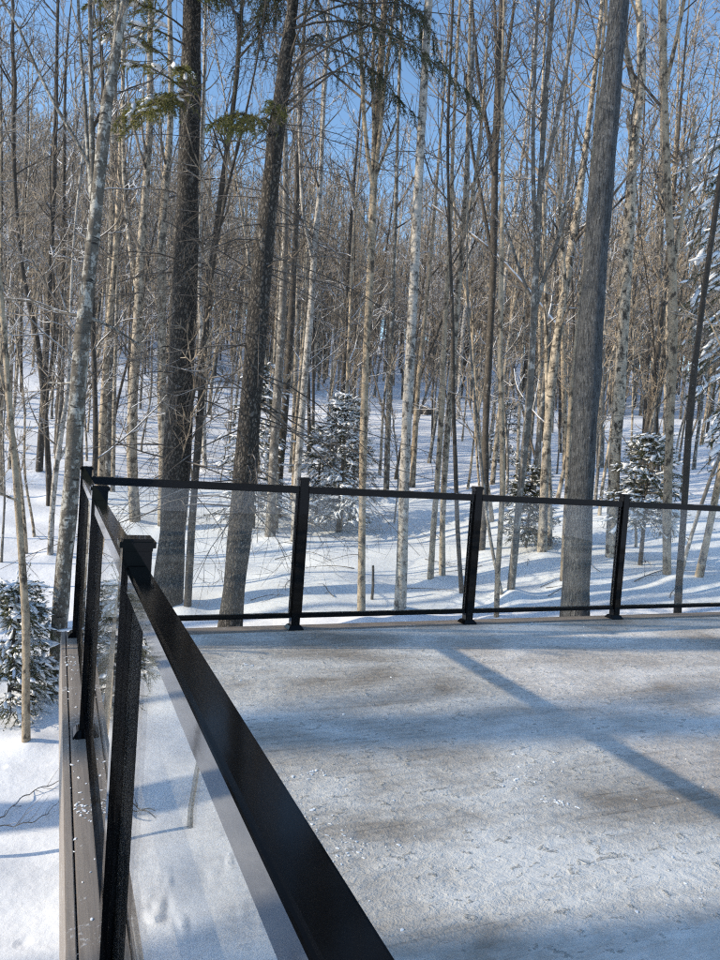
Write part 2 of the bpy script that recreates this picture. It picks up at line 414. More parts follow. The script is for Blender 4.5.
# ------------------------------------------------------------------ deck
XR, YF = .179, 4.90                 # railing lines
XE = 8.6                            # deck extends right of the frame
def build_deck():
    V = [(.252, -3, 0), (XE, -3, 0), (XE, 4.835, 0), (.252, 4.835, 0)]
    nx, ny = 60, 60
    gx = np.linspace(.252, XE, nx); gy = np.linspace(-3, 4.835, ny)
    X, Y = np.meshgrid(gx, gy)
    V = np.stack([X, Y, 0*X], -1).reshape(-1, 3)
    i = (np.arange(ny-1)*nx)[:, None]; j = np.arange(nx-1)[None]
    F = np.stack([i+j, i+j+1, i+nx+j+1, i+nx+j], -1).reshape(-1, 4)
    tag(link('deck_floor', mesh_from('deck_floor', V, F, None, M['deck'], False)), 'composite deck floor thinly covered in trampled frost and snow', kind='structure')
    bm_obj('deck_border', [box((.113, -3, -.028), (.249, 4.98, .002), .003)], M['trimY'], kind='structure')
    bm_obj('deck_border', [box((.252, 4.838, -.028), (XE, 4.98, .002), .003)], M['trimX'], kind='structure')
    bm_obj('deck_fascia', [box((.082, -3, -.30), (.108, 5.01, 0), .003)], M['trimY'], kind='structure')
    bm_obj('deck_fascia', [box((.111, 4.984, -.30), (XE, 5.01, 0), .003)], M['trimX'], kind='structure')
    # joists and support beam, seen only from below or the side
    bm_obj('deck_frame', [box((.113, -3, -.29), (.16, 4.97, -.032), 0), box((.20, 4.90, -.29), (XE, 4.95, -.032), 0), box((.20, 1.0, -.29), (XE, 1.05, -.032), 0)], M['dark'], kind='structure')
build_deck()

# ------------------------------------------------------------------ railing
RAIL = empty('deck_railing', (XR, YF, 0), 'black metal deck railing with clear glass panels round the deck corner', 'railing')
RO = np.array([XR, YF, 0])
def rbm(name, bms, mat, parent=RAIL, smooth=False):
    for bm in bms:
        for v in bm.verts:
            v.co.x -= RO[0]; v.co.y -= RO[1]
    return bm_obj(name, bms, mat, parent, smooth)
def post(x, y, sideX, sideY):
    """sideX: channels on the +-X faces, sideY: channels on the +-Y faces"""
    hw = .0325
    bms = [box((x-hw, y-hw, .012), (x+hw, y+hw, 1.066), .0045)]
    p = rbm('post', bms, M['black'])
    ch = []
    for f in (-.014, .014):
        for s in sideX: ch += [box((min(x+s*hw*.98, x+s*(hw+.014)), y+f-.0035, .115), (max(x+s*hw*.98, x+s*(hw+.014)), y+f+.0035, .975), .001)]
        for s in sideY: ch += [box((x+f-.0035, min(y+s*hw*.98, y+s*(hw+.014)), .115), (x+f+.0035, max(y+s*hw*.98, y+s*(hw+.014)), .975), .001)]
    rbm('glass_channel', ch, M['black'], p)
    import bmesh
    cap = box((x-.040, y-.040, 1.062), (x+.040, y+.040, 1.09), .007)
    rbm('post_cap', [cap], M['black'], p)
    # flared base cover
    b = bmesh.new(); bmesh.ops.create_cube(b, size=1)
    for v in b.verts:
        top = v.co.z > 0; w = .041 if top else .061
        v.co = Vector((x+math.copysign(w, v.co.x), y+math.copysign(w, v.co.y), .032 if top else .003))
    bmesh.ops.bevel(b, geom=b.edges[:], offset=.004, segments=2, affect='EDGES')
    rbm('base_plate', [b], M['black'], p)
YS = [YF, 3.295, 1.718, .14]
XS = [1.628, 3.067, 4.5535, 6.03, 7.5]
post(XR, YF, [1], [-1])
for y in YS[1:]: post(XR, y, [], [1, -1])
for x in XS: post(x, YF, [1, -1], [])
def profile_bar(p0, p1, zc, w, hgt_):
    """rounded hollow-look rail between two posts"""
    d = np.array(p1)-np.array(p0)
    if abs(d[1]) > abs(d[0]): return box((p0[0]-w/2, min(p0[1], p1[1]), zc-hgt_/2), (p0[0]+w/2, max(p0[1], p1[1]), zc+hgt_/2), .006)
    return box((min(p0[0], p1[0]), p0[1]-w/2, zc-hgt_/2), (max(p0[0], p1[0]), p0[1]+w/2, zc+hgt_/2), .006)
def span(a, b):
    a = np.array(a); b = np.array(b); d = (b-a)/np.linalg.norm(b-a)
    a2 = a+d*.0325; b2 = b-d*.0325
    rbm('handrail', [profile_bar(a2, b2, 1.002, .050, .052)], M['rail'] if abs(d[1]) > .5 else M['black'])
    br = rbm('bottom_rail', [profile_bar(a2, b2, .098, .040, .034)], M['black'])
    a3 = a+d*.040; b3 = b-d*.040
    t = .005
    if abs(d[1]) > .5: g = box((a[0]-t, min(a3[1], b3[1]), .112), (a[0]+t, max(a3[1], b3[1]), .976), 0)
    else: g = box((min(a3[0], b3[0]), a[1]-t, .112), (max(a3[0], b3[0]), a[1]+t, .976), 0)
    rbm('glass_panel', [g], M['glass'])
for i in range(3): span((XR, YS[i], 0), (XR, YS[i+1], 0))
span((XR, YF, 0), (XS[0], YF, 0))
for i in range(len(XS)-1): span((XS[i], YF, 0), (XS[i+1], YF, 0))

# ------------------------------------------------------------------ blobs of snow
import bmesh as _bmesh
def _ico(sub):
    b = _bmesh.new(); _bmesh.ops.create_icosphere(b, subdivisions=sub, radius=1)
    b.verts.index_update()
    V = np.array([v.co[:] for v in b.verts]); F = np.array([[v.index for v in f.verts] for f in b.faces]); b.free(); return V, F
ICO1 = _ico(1); ICO2 = _ico(2)
def blobs(C, S, rng, ico=ICO1, rough=.22):
    V0, F0 = ico; n = len(C)
    ang = rng.uniform(0, 6.28, n); ca, sa = np.cos(ang), np.sin(ang)
    v = V0[None]*(1+rough*rng.normal(size=(n, len(V0), 1)))*S[:, None, :]
    x = v[..., 0]*ca[:, None]-v[..., 1]*sa[:, None]; y = v[..., 0]*sa[:, None]+v[..., 1]*ca[:, None]
    V = np.stack([x, y, v[..., 2]], -1)+C[:, None]
    F = F0[None]+(np.arange(n)*len(V0))[:, None, None]
    return V.reshape(-1, 3), F.reshape(-1, 3)

# small crumbs of kicked-up snow on the boards
def crumbs():
    rg = np.random.default_rng(11)
    C = []; S = []
    for _ in range(14):
        cx, cy = rg.uniform(.4, 5.2), rg.uniform(.7, 4.7)
        k = rg.integers(8, 46); a = rg.uniform(0, 6.28); el = rg.uniform(.04, .16)
        p = rg.normal(size=(k, 2))*[el, el*.35]
        x = cx+p[:, 0]*math.cos(a)-p[:, 1]*math.sin(a); y = cy+p[:, 0]*math.sin(a)+p[:, 1]*math.cos(a)
        C.append(np.stack([x, y, np.full(k, .002)], -1)); s = np.minimum(rg.gamma(2.0, .0010, size=k)+.0008, .0055)
        S.append(np.stack([s*rg.uniform(.8, 2.6, k), s, s*rg.uniform(.2, .45, k)], -1))
    k = 500
    C.append(np.stack([rg.uniform(.27, 6.5, k), rg.uniform(.3, 4.8, k), np.full(k, .001)], -1)); s = rg.gamma(2, .0008, size=k)+.0008
    S.append(np.stack([s*rg.uniform(.8, 2, k), s, s*.5], -1))
    C = np.concatenate(C); S = np.concatenate(S)
    ok = (C[:, 0] > .26) & (C[:, 1] < 4.82)
    V, F = blobs(C[ok], S[ok], rg, ICO1, .34)
    o = link('snow_crumbs', mesh_from('snow_crumbs', V, None, F, M['snowcap'], False))
    tag(o, 'loose crumbs of trodden snow scattered over the deck floor', 'snow', kind='stuff')
    # bits left on the ledge outside the posts
    n = 190
    y = np.concatenate([rg.normal(2.62, .05, 60), rg.normal(4.3, .10, 60), rg.uniform(1.2, 4.8, n-120)]); x = rg.uniform(.095, .24, n)
    x[:60] = rg.uniform(.115, .23, 60)
    C = np.stack([x, y, np.full(n, .003)], -1); s = np.minimum(rg.gamma(2, .0011, n)+.0008, .005)
    V, F = blobs(C, np.stack([s*1.6, s, s*.35], -1), rg, ICO1, .35)
    o = link('snow_bits', mesh_from('snow_bits', V, None, F, M['snowcap'], False))
    tag(o, 'bits of snow left on the brown ledge board under the side railing', 'snow', kind='stuff')
crumbs()

# ------------------------------------------------------------------ tree growth (all vectorised)
def unit(v): return v/(np.linalg.norm(v, axis=-1, keepdims=True)+1e-9)
def sample(P, Rr, idx, t):
    n = P.shape[1]; f = t*(n-1); k = np.minimum(f.astype(int), n-2); w = (f-k)[:, None]
    A = P[idx, k]; B = P[idx, k+1]
    return A*(1-w)+B*w, unit(B-A), Rr[idx, k]*(1-w[:, 0])+Rr[idx, k+1]*w[:, 0]
def grow(pos, dirs, length, r0, r1, n, rng, trop=.1, jit=.12):
    Mn = len(pos); P = np.empty((Mn, n, 3)); P[:, 0] = pos; d = dirs
    st = (length/(n-1))[:, None]
    for k in range(1, n):
        P[:, k] = P[:, k-1]+d*st
        d = unit(d+rng.normal(size=(Mn, 3))*jit+np.array([0, 0, 1.])*trop)
    Rr = r0[:, None]*(1-np.linspace(0, 1, n))+r1[:, None]*np.linspace(0, 1, n)
    return P, Rr
def children(P, Rr, idx, t, ang, length, ratio, rmin, n, rng, trop, jit):
    pos, tan, r = sample(P, Rr, idx, t)
    rv = unit(np.cross(tan, rng.normal(size=tan.shape)))
    d = unit(tan*np.cos(ang)[:, None]+rv*np.sin(ang)[:, None])
    r0 = np.maximum(r*ratio, rmin)
    return grow(pos, d, length, r0, np.full(len(r0), rmin*.55), n, rng, trop, jit)

def crown_lists(P, Rr, H, rng, n1=24, n2=6, n3=4, start=.4, L1=(1.2, 3.0), a1=(30, 60), trop=.16, twig=.0028, jit=.14):
    """P (1,n,3) trunk. Returns list of (P,R,sides)"""
    out = []
    t = start+(1-start)*np.sort(rng.random(n1))**.9; t = np.clip(t, 0, .985)
    idx = np.zeros(n1, int)
    ln = rng.uniform(*L1, n1)*(1-.55*(t-start)/(1-start+1e-6))
    P1, R1 = children(P, Rr, idx, t, np.radians(rng.uniform(*a1, n1)), ln, .42, twig*1.7, 7, rng, trop, jit)
    out.append((P1, R1, 5))
    k = n1*n2; idx = np.repeat(np.arange(n1), n2)
    P2, R2 = children(P1, R1, idx, rng.uniform(.2, .97, k), np.radians(rng.uniform(25, 60, k)), ln[idx]*rng.uniform(.22, .55, k), .55, twig*1.2, 5, rng, trop*.7, jit)
    out.append((P2, R2, 4))
    if n3:
        k3 = k*n3; i3 = np.repeat(np.arange(k), n3)
        l3 = (ln[idx][i3])*rng.uniform(.08, .26, k3)
        P3, R3 = children(P2, R2, i3, rng.uniform(.15, 1, k3), np.radians(rng.uniform(20, 60, k3)), l3, .6, twig, 4, rng, trop*.5, jit)
        out.append((P3, R3, 3))
    return out
def smooth_path(pts, rad, n):
    """Catmull-Rom-ish resample"""
    pts = np.array(pts, float); rad = np.array(rad, float)
    s = np.concatenate([[0], np.cumsum(np.linalg.norm(np.diff(pts, axis=0), axis=1))])
    u = np.linspace(0, s[-1], n)
    # cubic via finite-difference tangents
    m = np.gradient(pts, s, axis=0) if len(pts) > 2 else np.repeat((pts[1:]-pts[:1])/s[-1], 2, 0)
    k = np.clip(np.searchsorted(s, u)-1, 0, len(s)-2); h = (s[k+1]-s[k])[:, None]; t = ((u-s[k])[:, None])/h
    h00 = 2*t**3-3*t**2+1; h10 = t**3-2*t**2+t; h01 = -2*t**3+3*t**2; h11 = t**3-t**2
    P = h00*pts[k]+h10*h*m[k]+h01*pts[k+1]+h11*h*m[k+1]
    return P, np.interp(u, s, rad)

def trunk_mesh(name, P, Rr, mat, rng, sides=12, flare=1.25):
    Rr = Rr.copy(); z = P[:, 2]-P[0, 2]
    Rr *= 1+(flare-1)*np.exp(-(z-.3).clip(0)/.22)
    ph = rng.uniform(0, 6.28, 4)
    lump = 1+.05*np.sin(z*3.1+ph[0])+.035*np.sin(z*7.7+ph[1])
    V, F = tubes(P[None], (Rr*lump)[None], sides, wob=.035)
    return mesh_from(name, V, F, None, mat)

# ---- needles
def needle_boughs(P, Rr, rng, n_side=16, ls=(.22, .45), droop=-.12, n_need=22, nl=.032, nw=.0028, t0=.15, plan=True):
    """P (M,n,3) bough axes -> (twig tubes list, needle verts, tris, axis for snow)"""
    Mn = P.shape[0]; k = Mn*n_side; idx = np.repeat(np.arange(Mn), n_side)
    t = rng.uniform(t0, 1, k)
    pos, tan, r = sample(P, Rr, idx, t)
    side = np.cross(tan, np.array([0, 0, 1.])); side = unit(side)*np.where(rng.random(k) < .5, -1, 1)[:, None]
    d = unit(tan*.75+side*.75+np.array([0, 0, -.12])+np.array([.15, .15, .38])*rng.normal(size=(k, 3)))
    ln = rng.uniform(*ls, k)*(1.15-.75*t)
    PT, RT = grow(pos, d, ln, np.full(k, .003), np.full(k, .0015), 5, rng, droop, .08)
    allP = PT; allR = RT
    m = k*n_need; i2 = np.repeat(np.arange(k), n_need)
    p, tg, _ = sample(allP, allR, i2, rng.uniform(.03, 1, m))
    rv = unit(np.cross(tg, rng.normal(size=tg.shape)))
    nd = unit(tg*.75+rv*.85); L = nl*rng.uniform(.6, 1.25, m)
    wv = unit(np.cross(nd, rng.normal(size=nd.shape)))*nw
    V = np.stack([p-wv, p+wv, p+nd*L[:, None]], 1).reshape(-1, 3)
    T = np.arange(m*3).reshape(-1, 3)
    return PT, RT, V, T
def bough_snow(P, rng, n=10, s=(.04, .10), t=(.2, 1.0), lat=.08):
    Mn = P.shape[0]; k = Mn*n; idx = np.repeat(np.arange(Mn), n)
    p, tg, _ = sample(P, np.ones(P.shape[:2]), idx, rng.uniform(*t, k))
    p = p+rng.normal(size=p.shape)*np.array([lat, lat, .006])+np.array([0, 0, .010])
    sz = rng.uniform(*s, k)*rng.uniform(.5, 1, k)
    S = np.stack([sz*2.3, sz*.75, sz*.36], -1)
    X = unit(tg+.25*rng.normal(size=tg.shape)); Y = unit(np.cross(np.array([0, 0, 1.]), X)); Z = np.cross(X, Y)
    V0, F0 = ICO1
    v = V0[None]*(1+.25*rng.normal(size=(k, len(V0), 1)))*S[:, None, :]
    V = p[:, None]+v[..., 0:1]*X[:, None]+v[..., 1:2]*Y[:, None]+v[..., 2:3]*Z[:, None]
    F = F0[None]+(np.arange(k)*len(V0))[:, None, None]
    return V.reshape(-1, 3), F.reshape(-1, 3)
def foliage(name, parent, NV, NT_, SV, ST, nm):
    """needles with the snow lying on them, one surface with two materials"""
    if SV is None: return link('needles', mesh_from(name, NV, None, NT_, M[nm], False), parent)
    T = np.concatenate([NT_, ST+len(NV)]); fm = np.concatenate([np.zeros(len(NT_), int), np.ones(len(ST), int)])
    return link('needles', mesh_from(name, np.concatenate([NV, SV]), None, T, None, True, [M[nm], M['snowcap']], fm), parent)

# ------------------------------------------------------------------ individual trees seen close to the deck
def tree_from_px(name, cat, label, bark_key, path, H=13, seed=0, twigm='twig', forks=(), crown=None, dead=None, group=None, base=None, sides=12, tip=.02, D=None, nseg=26, boughs=()):
    """path: list of (u,v,width_px) from base to top along the visible trunk"""
    rng = np.random.default_rng(1000+seed)
    u0, v0 = path[0][:2]
    if D is None:
        g = ground_hit(u0, v0); D = float((g-EYE)@FH)
    P = [at_depth(u, v, D) for u, v, w in path]; W = [w*(1 if w > 14 else .92)*D/FPX/2 for u, v, w in path]
    # small true depth drift so that trunks are not all in one upright plane
    lean = rng.normal()*.035
    P = [p+FH*lean*(p[2]-P[0][2]) for p in P]
    b = P[0].copy(); zb = h1(b[0], b[1])
    dirn = unit((P[1]-P[0])[None])[0]; dirn = dirn/max(dirn[2], .5)
    P = [P[0]+dirn*(zb-.35-P[0][2])]+P if P[0][2] > zb-.34 else P
    W = [W[0]]+W if len(W) < len(P) else W
    top = P[-1]; d = unit((P[-1]-P[-2])[None])[0]; d = unit((d*.6+np.array([0, 0, .6]))[None])[0]
    rem = H-(top[2]-zb)
    if rem > .8:
        P.append(top+d*rem*.5); W.append(W[-1]*.6+tip*.2); P.append(top+d*rem*.95+rng.normal(size=3)*.15); W.append(tip)
    P, W = smooth_path(P, W, nseg)
    org = np.array([P[0][0], P[0][1], zb]); Pl = P-org
    BASES.append((org[0]+P[0][0]-org[0], org[1], W[0]))
    root = empty(name, org, label, cat, group)
    link('trunk', trunk_mesh(name+'_trunk', Pl, W, M[bark_key], rng, sides), root)
    parts = []
    cr = dict(n1=20, n2=5, n3=3, start=.38, L1=(.9, 2.5), a1=(28, 58)); cr.update(crown or {}); cr['n1'] = int(cr['n1']*.78)
    if cr['n1']: parts += crown_lists(Pl[None], W[None], H, rng, **cr)
    for f in forks:
        w0 = 0
        FP = [at_depth(u, v, D)+FH*lean*(at_depth(u, v, D)[2]-zb) for u, v, w in f]; FW = [w*D/FPX/2 for u, v, w in f]
        if f[-1][1] < 40:
            dd = unit((FP[-1]-FP[-2])[None])[0]; FP.append(FP[-1]+unit((dd+np.array([0, 0, .35]))[None])[0]*2.6+rng.normal(size=3)*.2); FW.append(.008)
        FP = np.array(FP); FP[1:] += FH*np.linspace(0, 1, len(FP))[1:, None]*rng.normal()*.35
        fp, fw = smooth_path(FP, FW, 14); fp = fp-org
        V, F = tubes(fp[None], fw[None], 8, wob=.03); link('limb', mesh_from(name+'_limb', V, F, None, M[bark_key]), root)
        parts += crown_lists(fp[None], fw[None], H, rng, n1=max(5, int(7*np.linalg.norm(fp[-1]-fp[0])/2)), n2=5, n3=3, start=.15, L1=(.5, 1.6), a1=(25, 55))
    if dead:
        # thin dead drooping lower branches of an old spruce
        n = dead.get('n', 60); lo, hi = dead.get('z', (1.2, 9))
        zz = rng.uniform(lo, hi, n); tt = np.clip(np.interp(zz, Pl[:, 2], np.linspace(0, 1, len(Pl))), 0, .99)
        P1, R1 = children(Pl[None], W[None], np.zeros(n, int), tt, np.radians(rng.uniform(75, 118, n)), rng.uniform(.5, dead.get('L', 2.2), n), .07, .0035, 7, rng, dead.get('trop', -.05), .09)
        R1 = np.minimum(R1, .014)
        parts.append((P1, R1, 4))
        k = n*8; i2 = np.repeat(np.arange(n), 8)
        P2, R2 = children(P1, R1, i2, rng.uniform(.15, 1, k), np.radians(rng.uniform(30, 75, k)), rng.uniform(.15, .6, k), .5, .0024, 4, rng, -.12, .14); parts.append((P2, R2, 3))
        k3 = k*3; i3 = np.repeat(np.arange(k), 3)
        P3, R3 = children(P2, R2, i3, rng.uniform(.1, 1, k3), np.radians(rng.uniform(30, 70, k3)), rng.uniform(.08, .3, k3), .6, .002, 3, rng, -.1, .15); parts.append((P3, R3, 3))
    if parts:
        a = Acc()
        for p, r, s in parts:
            V, F = tubes(p, r, s); a.add(V, F)
        link('crown', a.mesh(name+'_crown', M[twigm]), root)
    # green boughs given in the photo: (start px, end px, depth offset, snow amount, needle material, options)
    for key in sorted({b[4] for b in boughs}):
        aw, an, asn = Acc(), Acc(), Acc()
        for (p0, p1, dd, snow, mk, op) in boughs:
            if mk != key: continue
            A = at_depth(*p0, D); B = at_depth(*p1, D)+FH*dd
            n = 8; tline = np.linspace(0, 1, n)[:, None]; sag = op.get('sag', .15)
            ax = A*(1-tline)+B*tline+np.array([0, 0, 1])*(sag*4*tline*(1-tline)) + rng.normal(size=(n, 3))*.015*tline
            ax = (ax-org)[None]; rr = np.linspace(.012, .003, n)[None]
            V, F = tubes(ax, rr, 5); aw.add(V, F)
            PT, RT, NV, NTt = needle_boughs(ax, rr, rng, int(op.get('ns', 26)*1.5), tuple(1.25*x for x in op.get('ls', (.2, .42))), op.get('droop', -.12), op.get('nn', 34), op.get('nl', .042), op.get('nw', .0042), op.get('t0', .2))
            V, F = tubes(PT, RT, 3); aw.add(V, F); an.add(NV, None, NTt)
            if snow:
                V, T = bough_snow(ax, rng, snow, op.get('ss', (.03, .075)), op.get('st', (.3, 1)), op.get('lat', .07)); asn.add(V, None, T)
        bo = link('bough', aw.mesh(name+'_bough', M['twig_dark']), root)
        foliage(name+'_needles', bo, np.concatenate(an.V), np.concatenate(an.T), np.concatenate(asn.V) if asn.n else None, np.concatenate(asn.T) if asn.n else None, key)
    return root, D

T = tree_from_px
# the big dark spruce and its leaning neighbour
T('spruce_tree', 'tree', 'thickest dark spruce trunk on the left, tapering straight up behind the side railing', 'spruce',
  [(166, 614, 28), (174, 500, 27), (178, 400, 26), (181, 300, 25.5), (184, 200, 23), (186, 100, 20), (187, 0, 18)], H=17, seed=1, twigm='twig_dark', sides=18, nseg=40,
  crown=dict(n1=0), dead=dict(n=46, z=(1.0, 9), L=1.5),
  boughs=[((186, 112), (142, 158), -.9, 9, 'needle', dict(ns=44, ls=(.16, .32), droop=-.42, sag=.2)), ((187, 110), (160, 172), -1.1, 4, 'needle', dict(ns=40, ls=(.16, .32), droop=-.5, sag=.18)), ((187, 108), (178, 160), -1.2, 4, 'needle', dict(ns=40, ls=(.16, .32), droop=-.5, sag=.15)), ((187, 112), (208, 120), -1.2, 7, 'needle', dict(ns=26, ls=(.14, .3), droop=-.2, sag=.08)),
          ((186, 30), (118, 52), -.9, 11, 'needle', dict(ns=40, ls=(.12, .26), sag=.15)), ((185, 45), (122, 72), -.9, 9, 'needle', dict(ns=30, ls=(.1, .22), sag=.1)), ((185, 78), (120, 85), -.9, 8, 'needle', dict(ns=30, ls=(.1, .22), sag=.2)), ((184, 90), (122, 108), -.9, 6, 'needle', dict(ns=26, ls=(.1, .22), sag=.15)),
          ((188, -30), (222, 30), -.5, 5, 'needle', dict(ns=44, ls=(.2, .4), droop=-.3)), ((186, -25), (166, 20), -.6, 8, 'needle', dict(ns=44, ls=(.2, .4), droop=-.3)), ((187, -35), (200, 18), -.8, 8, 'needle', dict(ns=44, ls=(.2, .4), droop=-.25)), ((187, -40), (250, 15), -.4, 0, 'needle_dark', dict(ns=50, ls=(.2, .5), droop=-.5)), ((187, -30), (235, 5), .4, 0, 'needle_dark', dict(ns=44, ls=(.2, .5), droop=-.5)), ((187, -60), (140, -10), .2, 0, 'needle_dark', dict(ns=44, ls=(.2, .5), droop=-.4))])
T('spruce_tree', 'tree', 'brown spruce trunk leaning right behind the first far glass panel', 'spruce',
  [(229, 642, 23), (239, 540, 23), (247, 450, 23), (256, 340, 21), (264, 250, 18), (274, 150, 16), (284, 70, 14), (293, 0, 12)], H=16, seed=2, twigm='twig_dark', sides=16, nseg=36,
  crown=dict(n1=0), dead=dict(n=120, z=(1.3, 10), L=2.6, trop=-.11),
  boughs=[((268, 132), (232, 165), -.9, 0, 'needle', dict(ns=30, ls=(.14, .32), droop=-.6, sag=.14)), ((268, 132), (250, 172), -.9, 0, 'needle', dict(ns=30, ls=(.14, .32), droop=-.6, sag=.14)), ((268, 138), (288, 150), -.9, 0, 'needle', dict(ns=18, ls=(.1, .25), droop=-.35)),
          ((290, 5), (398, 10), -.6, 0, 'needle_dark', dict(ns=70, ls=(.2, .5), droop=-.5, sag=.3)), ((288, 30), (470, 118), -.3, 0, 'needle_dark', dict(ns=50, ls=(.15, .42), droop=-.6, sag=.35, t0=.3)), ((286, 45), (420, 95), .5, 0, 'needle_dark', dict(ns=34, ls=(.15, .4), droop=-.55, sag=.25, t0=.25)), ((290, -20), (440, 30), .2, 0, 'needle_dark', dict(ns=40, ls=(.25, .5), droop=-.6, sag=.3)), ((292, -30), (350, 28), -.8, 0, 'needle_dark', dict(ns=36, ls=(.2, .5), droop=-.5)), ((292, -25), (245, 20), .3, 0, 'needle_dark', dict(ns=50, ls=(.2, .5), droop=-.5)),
          ((292, -40), (430, -5), .6, 0, 'needle_dark', dict(ns=40, ls=(.25, .5), droop=-.6, sag=.3))] + [((291-.2*k, -40+9*k), (215+(k*61) % 270, 4+(k*37) % 92), -1.0+(k*.37) % 2.0, 0, 'needle_dark', dict(ns=15, ls=(.12, .34), droop=-.6, sag=.25, t0=.3, nl=.03, nw=.003, nn=26)) for k in range(18)])
T('maple_tree', 'tree', 'tall thick grey trunk with furrowed bark between the second and third far posts', 'maple',
  [(574, 634, 26), (579, 500, 25), (584, 400, 24.5), (589, 300, 23), (596, 200, 21), (604, 100, 19.5), (613, 0, 18)], H=18, seed=3, twigm='twig_dark', sides=20, nseg=44,
  crown=dict(n1=12, n2=6, n3=4, start=.42, L1=(1.2, 3.2)))
T('birch_tree', 'tree', 'lichen spotted grey birch standing just left of the corner post', 'lichen',
  [(54, 700, 15), (61, 600, 15), (70, 500, 16), (77, 400, 15.5), (85, 310, 14.5), (93, 240, 13.5), (103, 140, 12), (108, 95, 11.5), (118, 40, 10), (125, 0, 9)], H=13, seed=4, sides=14, nseg=34,
  forks=[[(94, 215, 6), (92, 150, 5), (91, 80, 4.5), (90, 0, 4)], [(92, 200, 5), (82, 150, 4), (72, 80, 3.5), (60, 0, 3)], [(95, 175, 4), (70, 130, 3.5), (44, 85, 3), (25, 40, 2.6), (2, 0, 2.2)], [(106, 105, 6), (108, 60, 5), (109, 0, 4)],
         [(84, 316, 4), (62, 312, 3.5), (30, 300, 3), (-6, 295, 2.4)], [(86, 316, 3.5), (104, 324, 3), (122, 337, 2.2)], [(80, 378, 2.5), (60, 381, 2), (30, 379, 1.6)]], crown=dict(n1=16))
T('birch_tree', 'tree', 'straight pale birch with snow flecked bark behind the second far glass panel', 'white',
  [(400, 614, 12), (403, 520, 11.5), (406, 430, 11), (410, 350, 10.5), (414, 270, 10), (418, 180, 9), (423, 90, 8.5), (428, 0, 8)], H=15, seed=5, sides=14, nseg=34, crown=dict(n1=14, start=.42))
T('birch_tree', 'tree', 'sunlit tan birch with forked top just right of the thick furrowed trunk', 'birch',
  [(611, 562, 11), (614, 500, 11.5), (619, 430, 12), (625, 350, 12), (631, 270, 11.5), (636, 190, 11), (641, 130, 10), (648, 85, 9), (650, 40, 8.5), (648, 0, 7)], H=16, seed=6, sides=14, nseg=34,
  forks=[[(646, 95, 7), (640, 50, 5.5), (636, 0, 4.5)], [(641, 82, 3.5), (628, 72, 3), (622, 60, 2.4)], [(637, 135, 4), (632, 125, 3), (628, 112, 2)]], crown=dict(n1=16, start=.45))
T('hardwood_tree', 'tree', 'brown kinked trunk with knotty snowy base between third far post and right edge', 'tan',
  [(667, 578, 9), (666, 530, 9), (667, 450, 8.5), (669, 360, 8.5), (668, 280, 8.5), (663, 220, 8), (659, 150, 7.5), (656, 80, 7), (654, 0, 6)], H=14, seed=7, forks=[[(668, 272, 5), (675, 235, 4), (683, 190, 3), (690, 120, 2.5)], [(657, 100, 4), (664, 50, 3.5), (668, 0, 3)]], crown=dict(n1=16))
T('hardwood_tree', 'tree', 'slim leaning trunk shown dark in shade, nearest the right edge of the view', 'shade_stem',
  [(677, 622, 7), (680, 560, 7), (684, 500, 7), (688, 420, 7), (696, 340, 6.5), (705, 270, 6), (713, 210, 5.5), (722, 140, 5)], H=11, seed=8, twigm='twig_dark', crown=dict(n1=14))
T('birch_tree', 'tree', 'sunlit tan birch leaning right towards the furrowed trunk, behind the third far glass panel', 'birch',
  [(542, 556, 9), (547, 450, 9.5), (554, 370, 9.5), (565, 300, 9.5), (575, 240, 9), (582, 195, 8), (588, 150, 6.5), (596, 90, 5)], H=12, seed=9, forks=[[(567, 296, 5), (560, 250, 4), (552, 200, 3), (545, 140, 2.5)]], crown=dict(n1=20))
T('birch_tree', 'tree', 'left one of two thin tan birches standing close together left of the second far post', 'tan',
  [(430, 584, 6), (433, 530, 6), (438, 460, 6), (440, 420, 6), (442, 350, 5.5), (445, 290, 5), (448, 220, 4), (450, 150, 3.4)], H=10, seed=10, crown=dict(n1=18))
T('birch_tree', 'tree', 'right one of two thin tan birches standing close together left of the second far post', 'birch',
  [(442, 582, 6.5), (443, 500, 6.5), (447, 430, 6.5), (452, 370, 6.5), (456, 310, 6), (460, 255, 6), (464, 200, 5), (467, 120, 4.4), (468, 40, 3.5)], H=13, seed=11, crown=dict(n1=22), forks=[[(461, 245, 4), (470, 200, 3.6), (477, 130, 3), (480, 60, 2.5)]])
T('hardwood_tree', 'tree', 'thin dark stem directly left of the second far post', 'dark',
  [(462, 597, 5), (458, 540, 5), (455, 460, 4.6), (453, 400, 4.2), (452, 320, 3.8), (449, 240, 3.2), (447, 160, 3)], H=10, seed=12, twigm='twig_dark', crown=dict(n1=16))
T('hardwood_tree', 'tree', 'dark trunk splitting into a tall bundle of upright stems above the second far post', 'dark',
  [(481, 554, 7.5), (485, 500, 7.5), (486, 430, 7.5), (490, 350, 7.5), (494, 280, 7.5), (496, 200, 7.5), (497, 150, 7)], H=13, seed=13, twigm='twig_dark',
  forks=[[(496, 160, 5), (490, 120, 4.4), (482, 60, 3.6), (478, 0, 3)], [(497, 150, 5), (503, 110, 4.2), (510, 60, 3.4), (520, 0, 3)], [(496, 165, 4), (500, 130, 3.6), (498, 60, 3), (496, 0, 2.6)], [(494, 260, 4), (485, 200, 3.4), (475, 140, 3), (470, 60, 2.6)]], crown=dict(n1=14))
T('hardwood_tree', 'tree', 'thin sunny yellow-brown trunk just right of the second far post', 'tan',
  [(496, 622, 5.5), (498, 560, 5.5), (502, 500, 6), (501, 430, 6), (499, 340, 5.6), (500, 260, 5), (501, 180, 4), (500, 90, 3.2)], H=11, seed=14, crown=dict(n1=18))
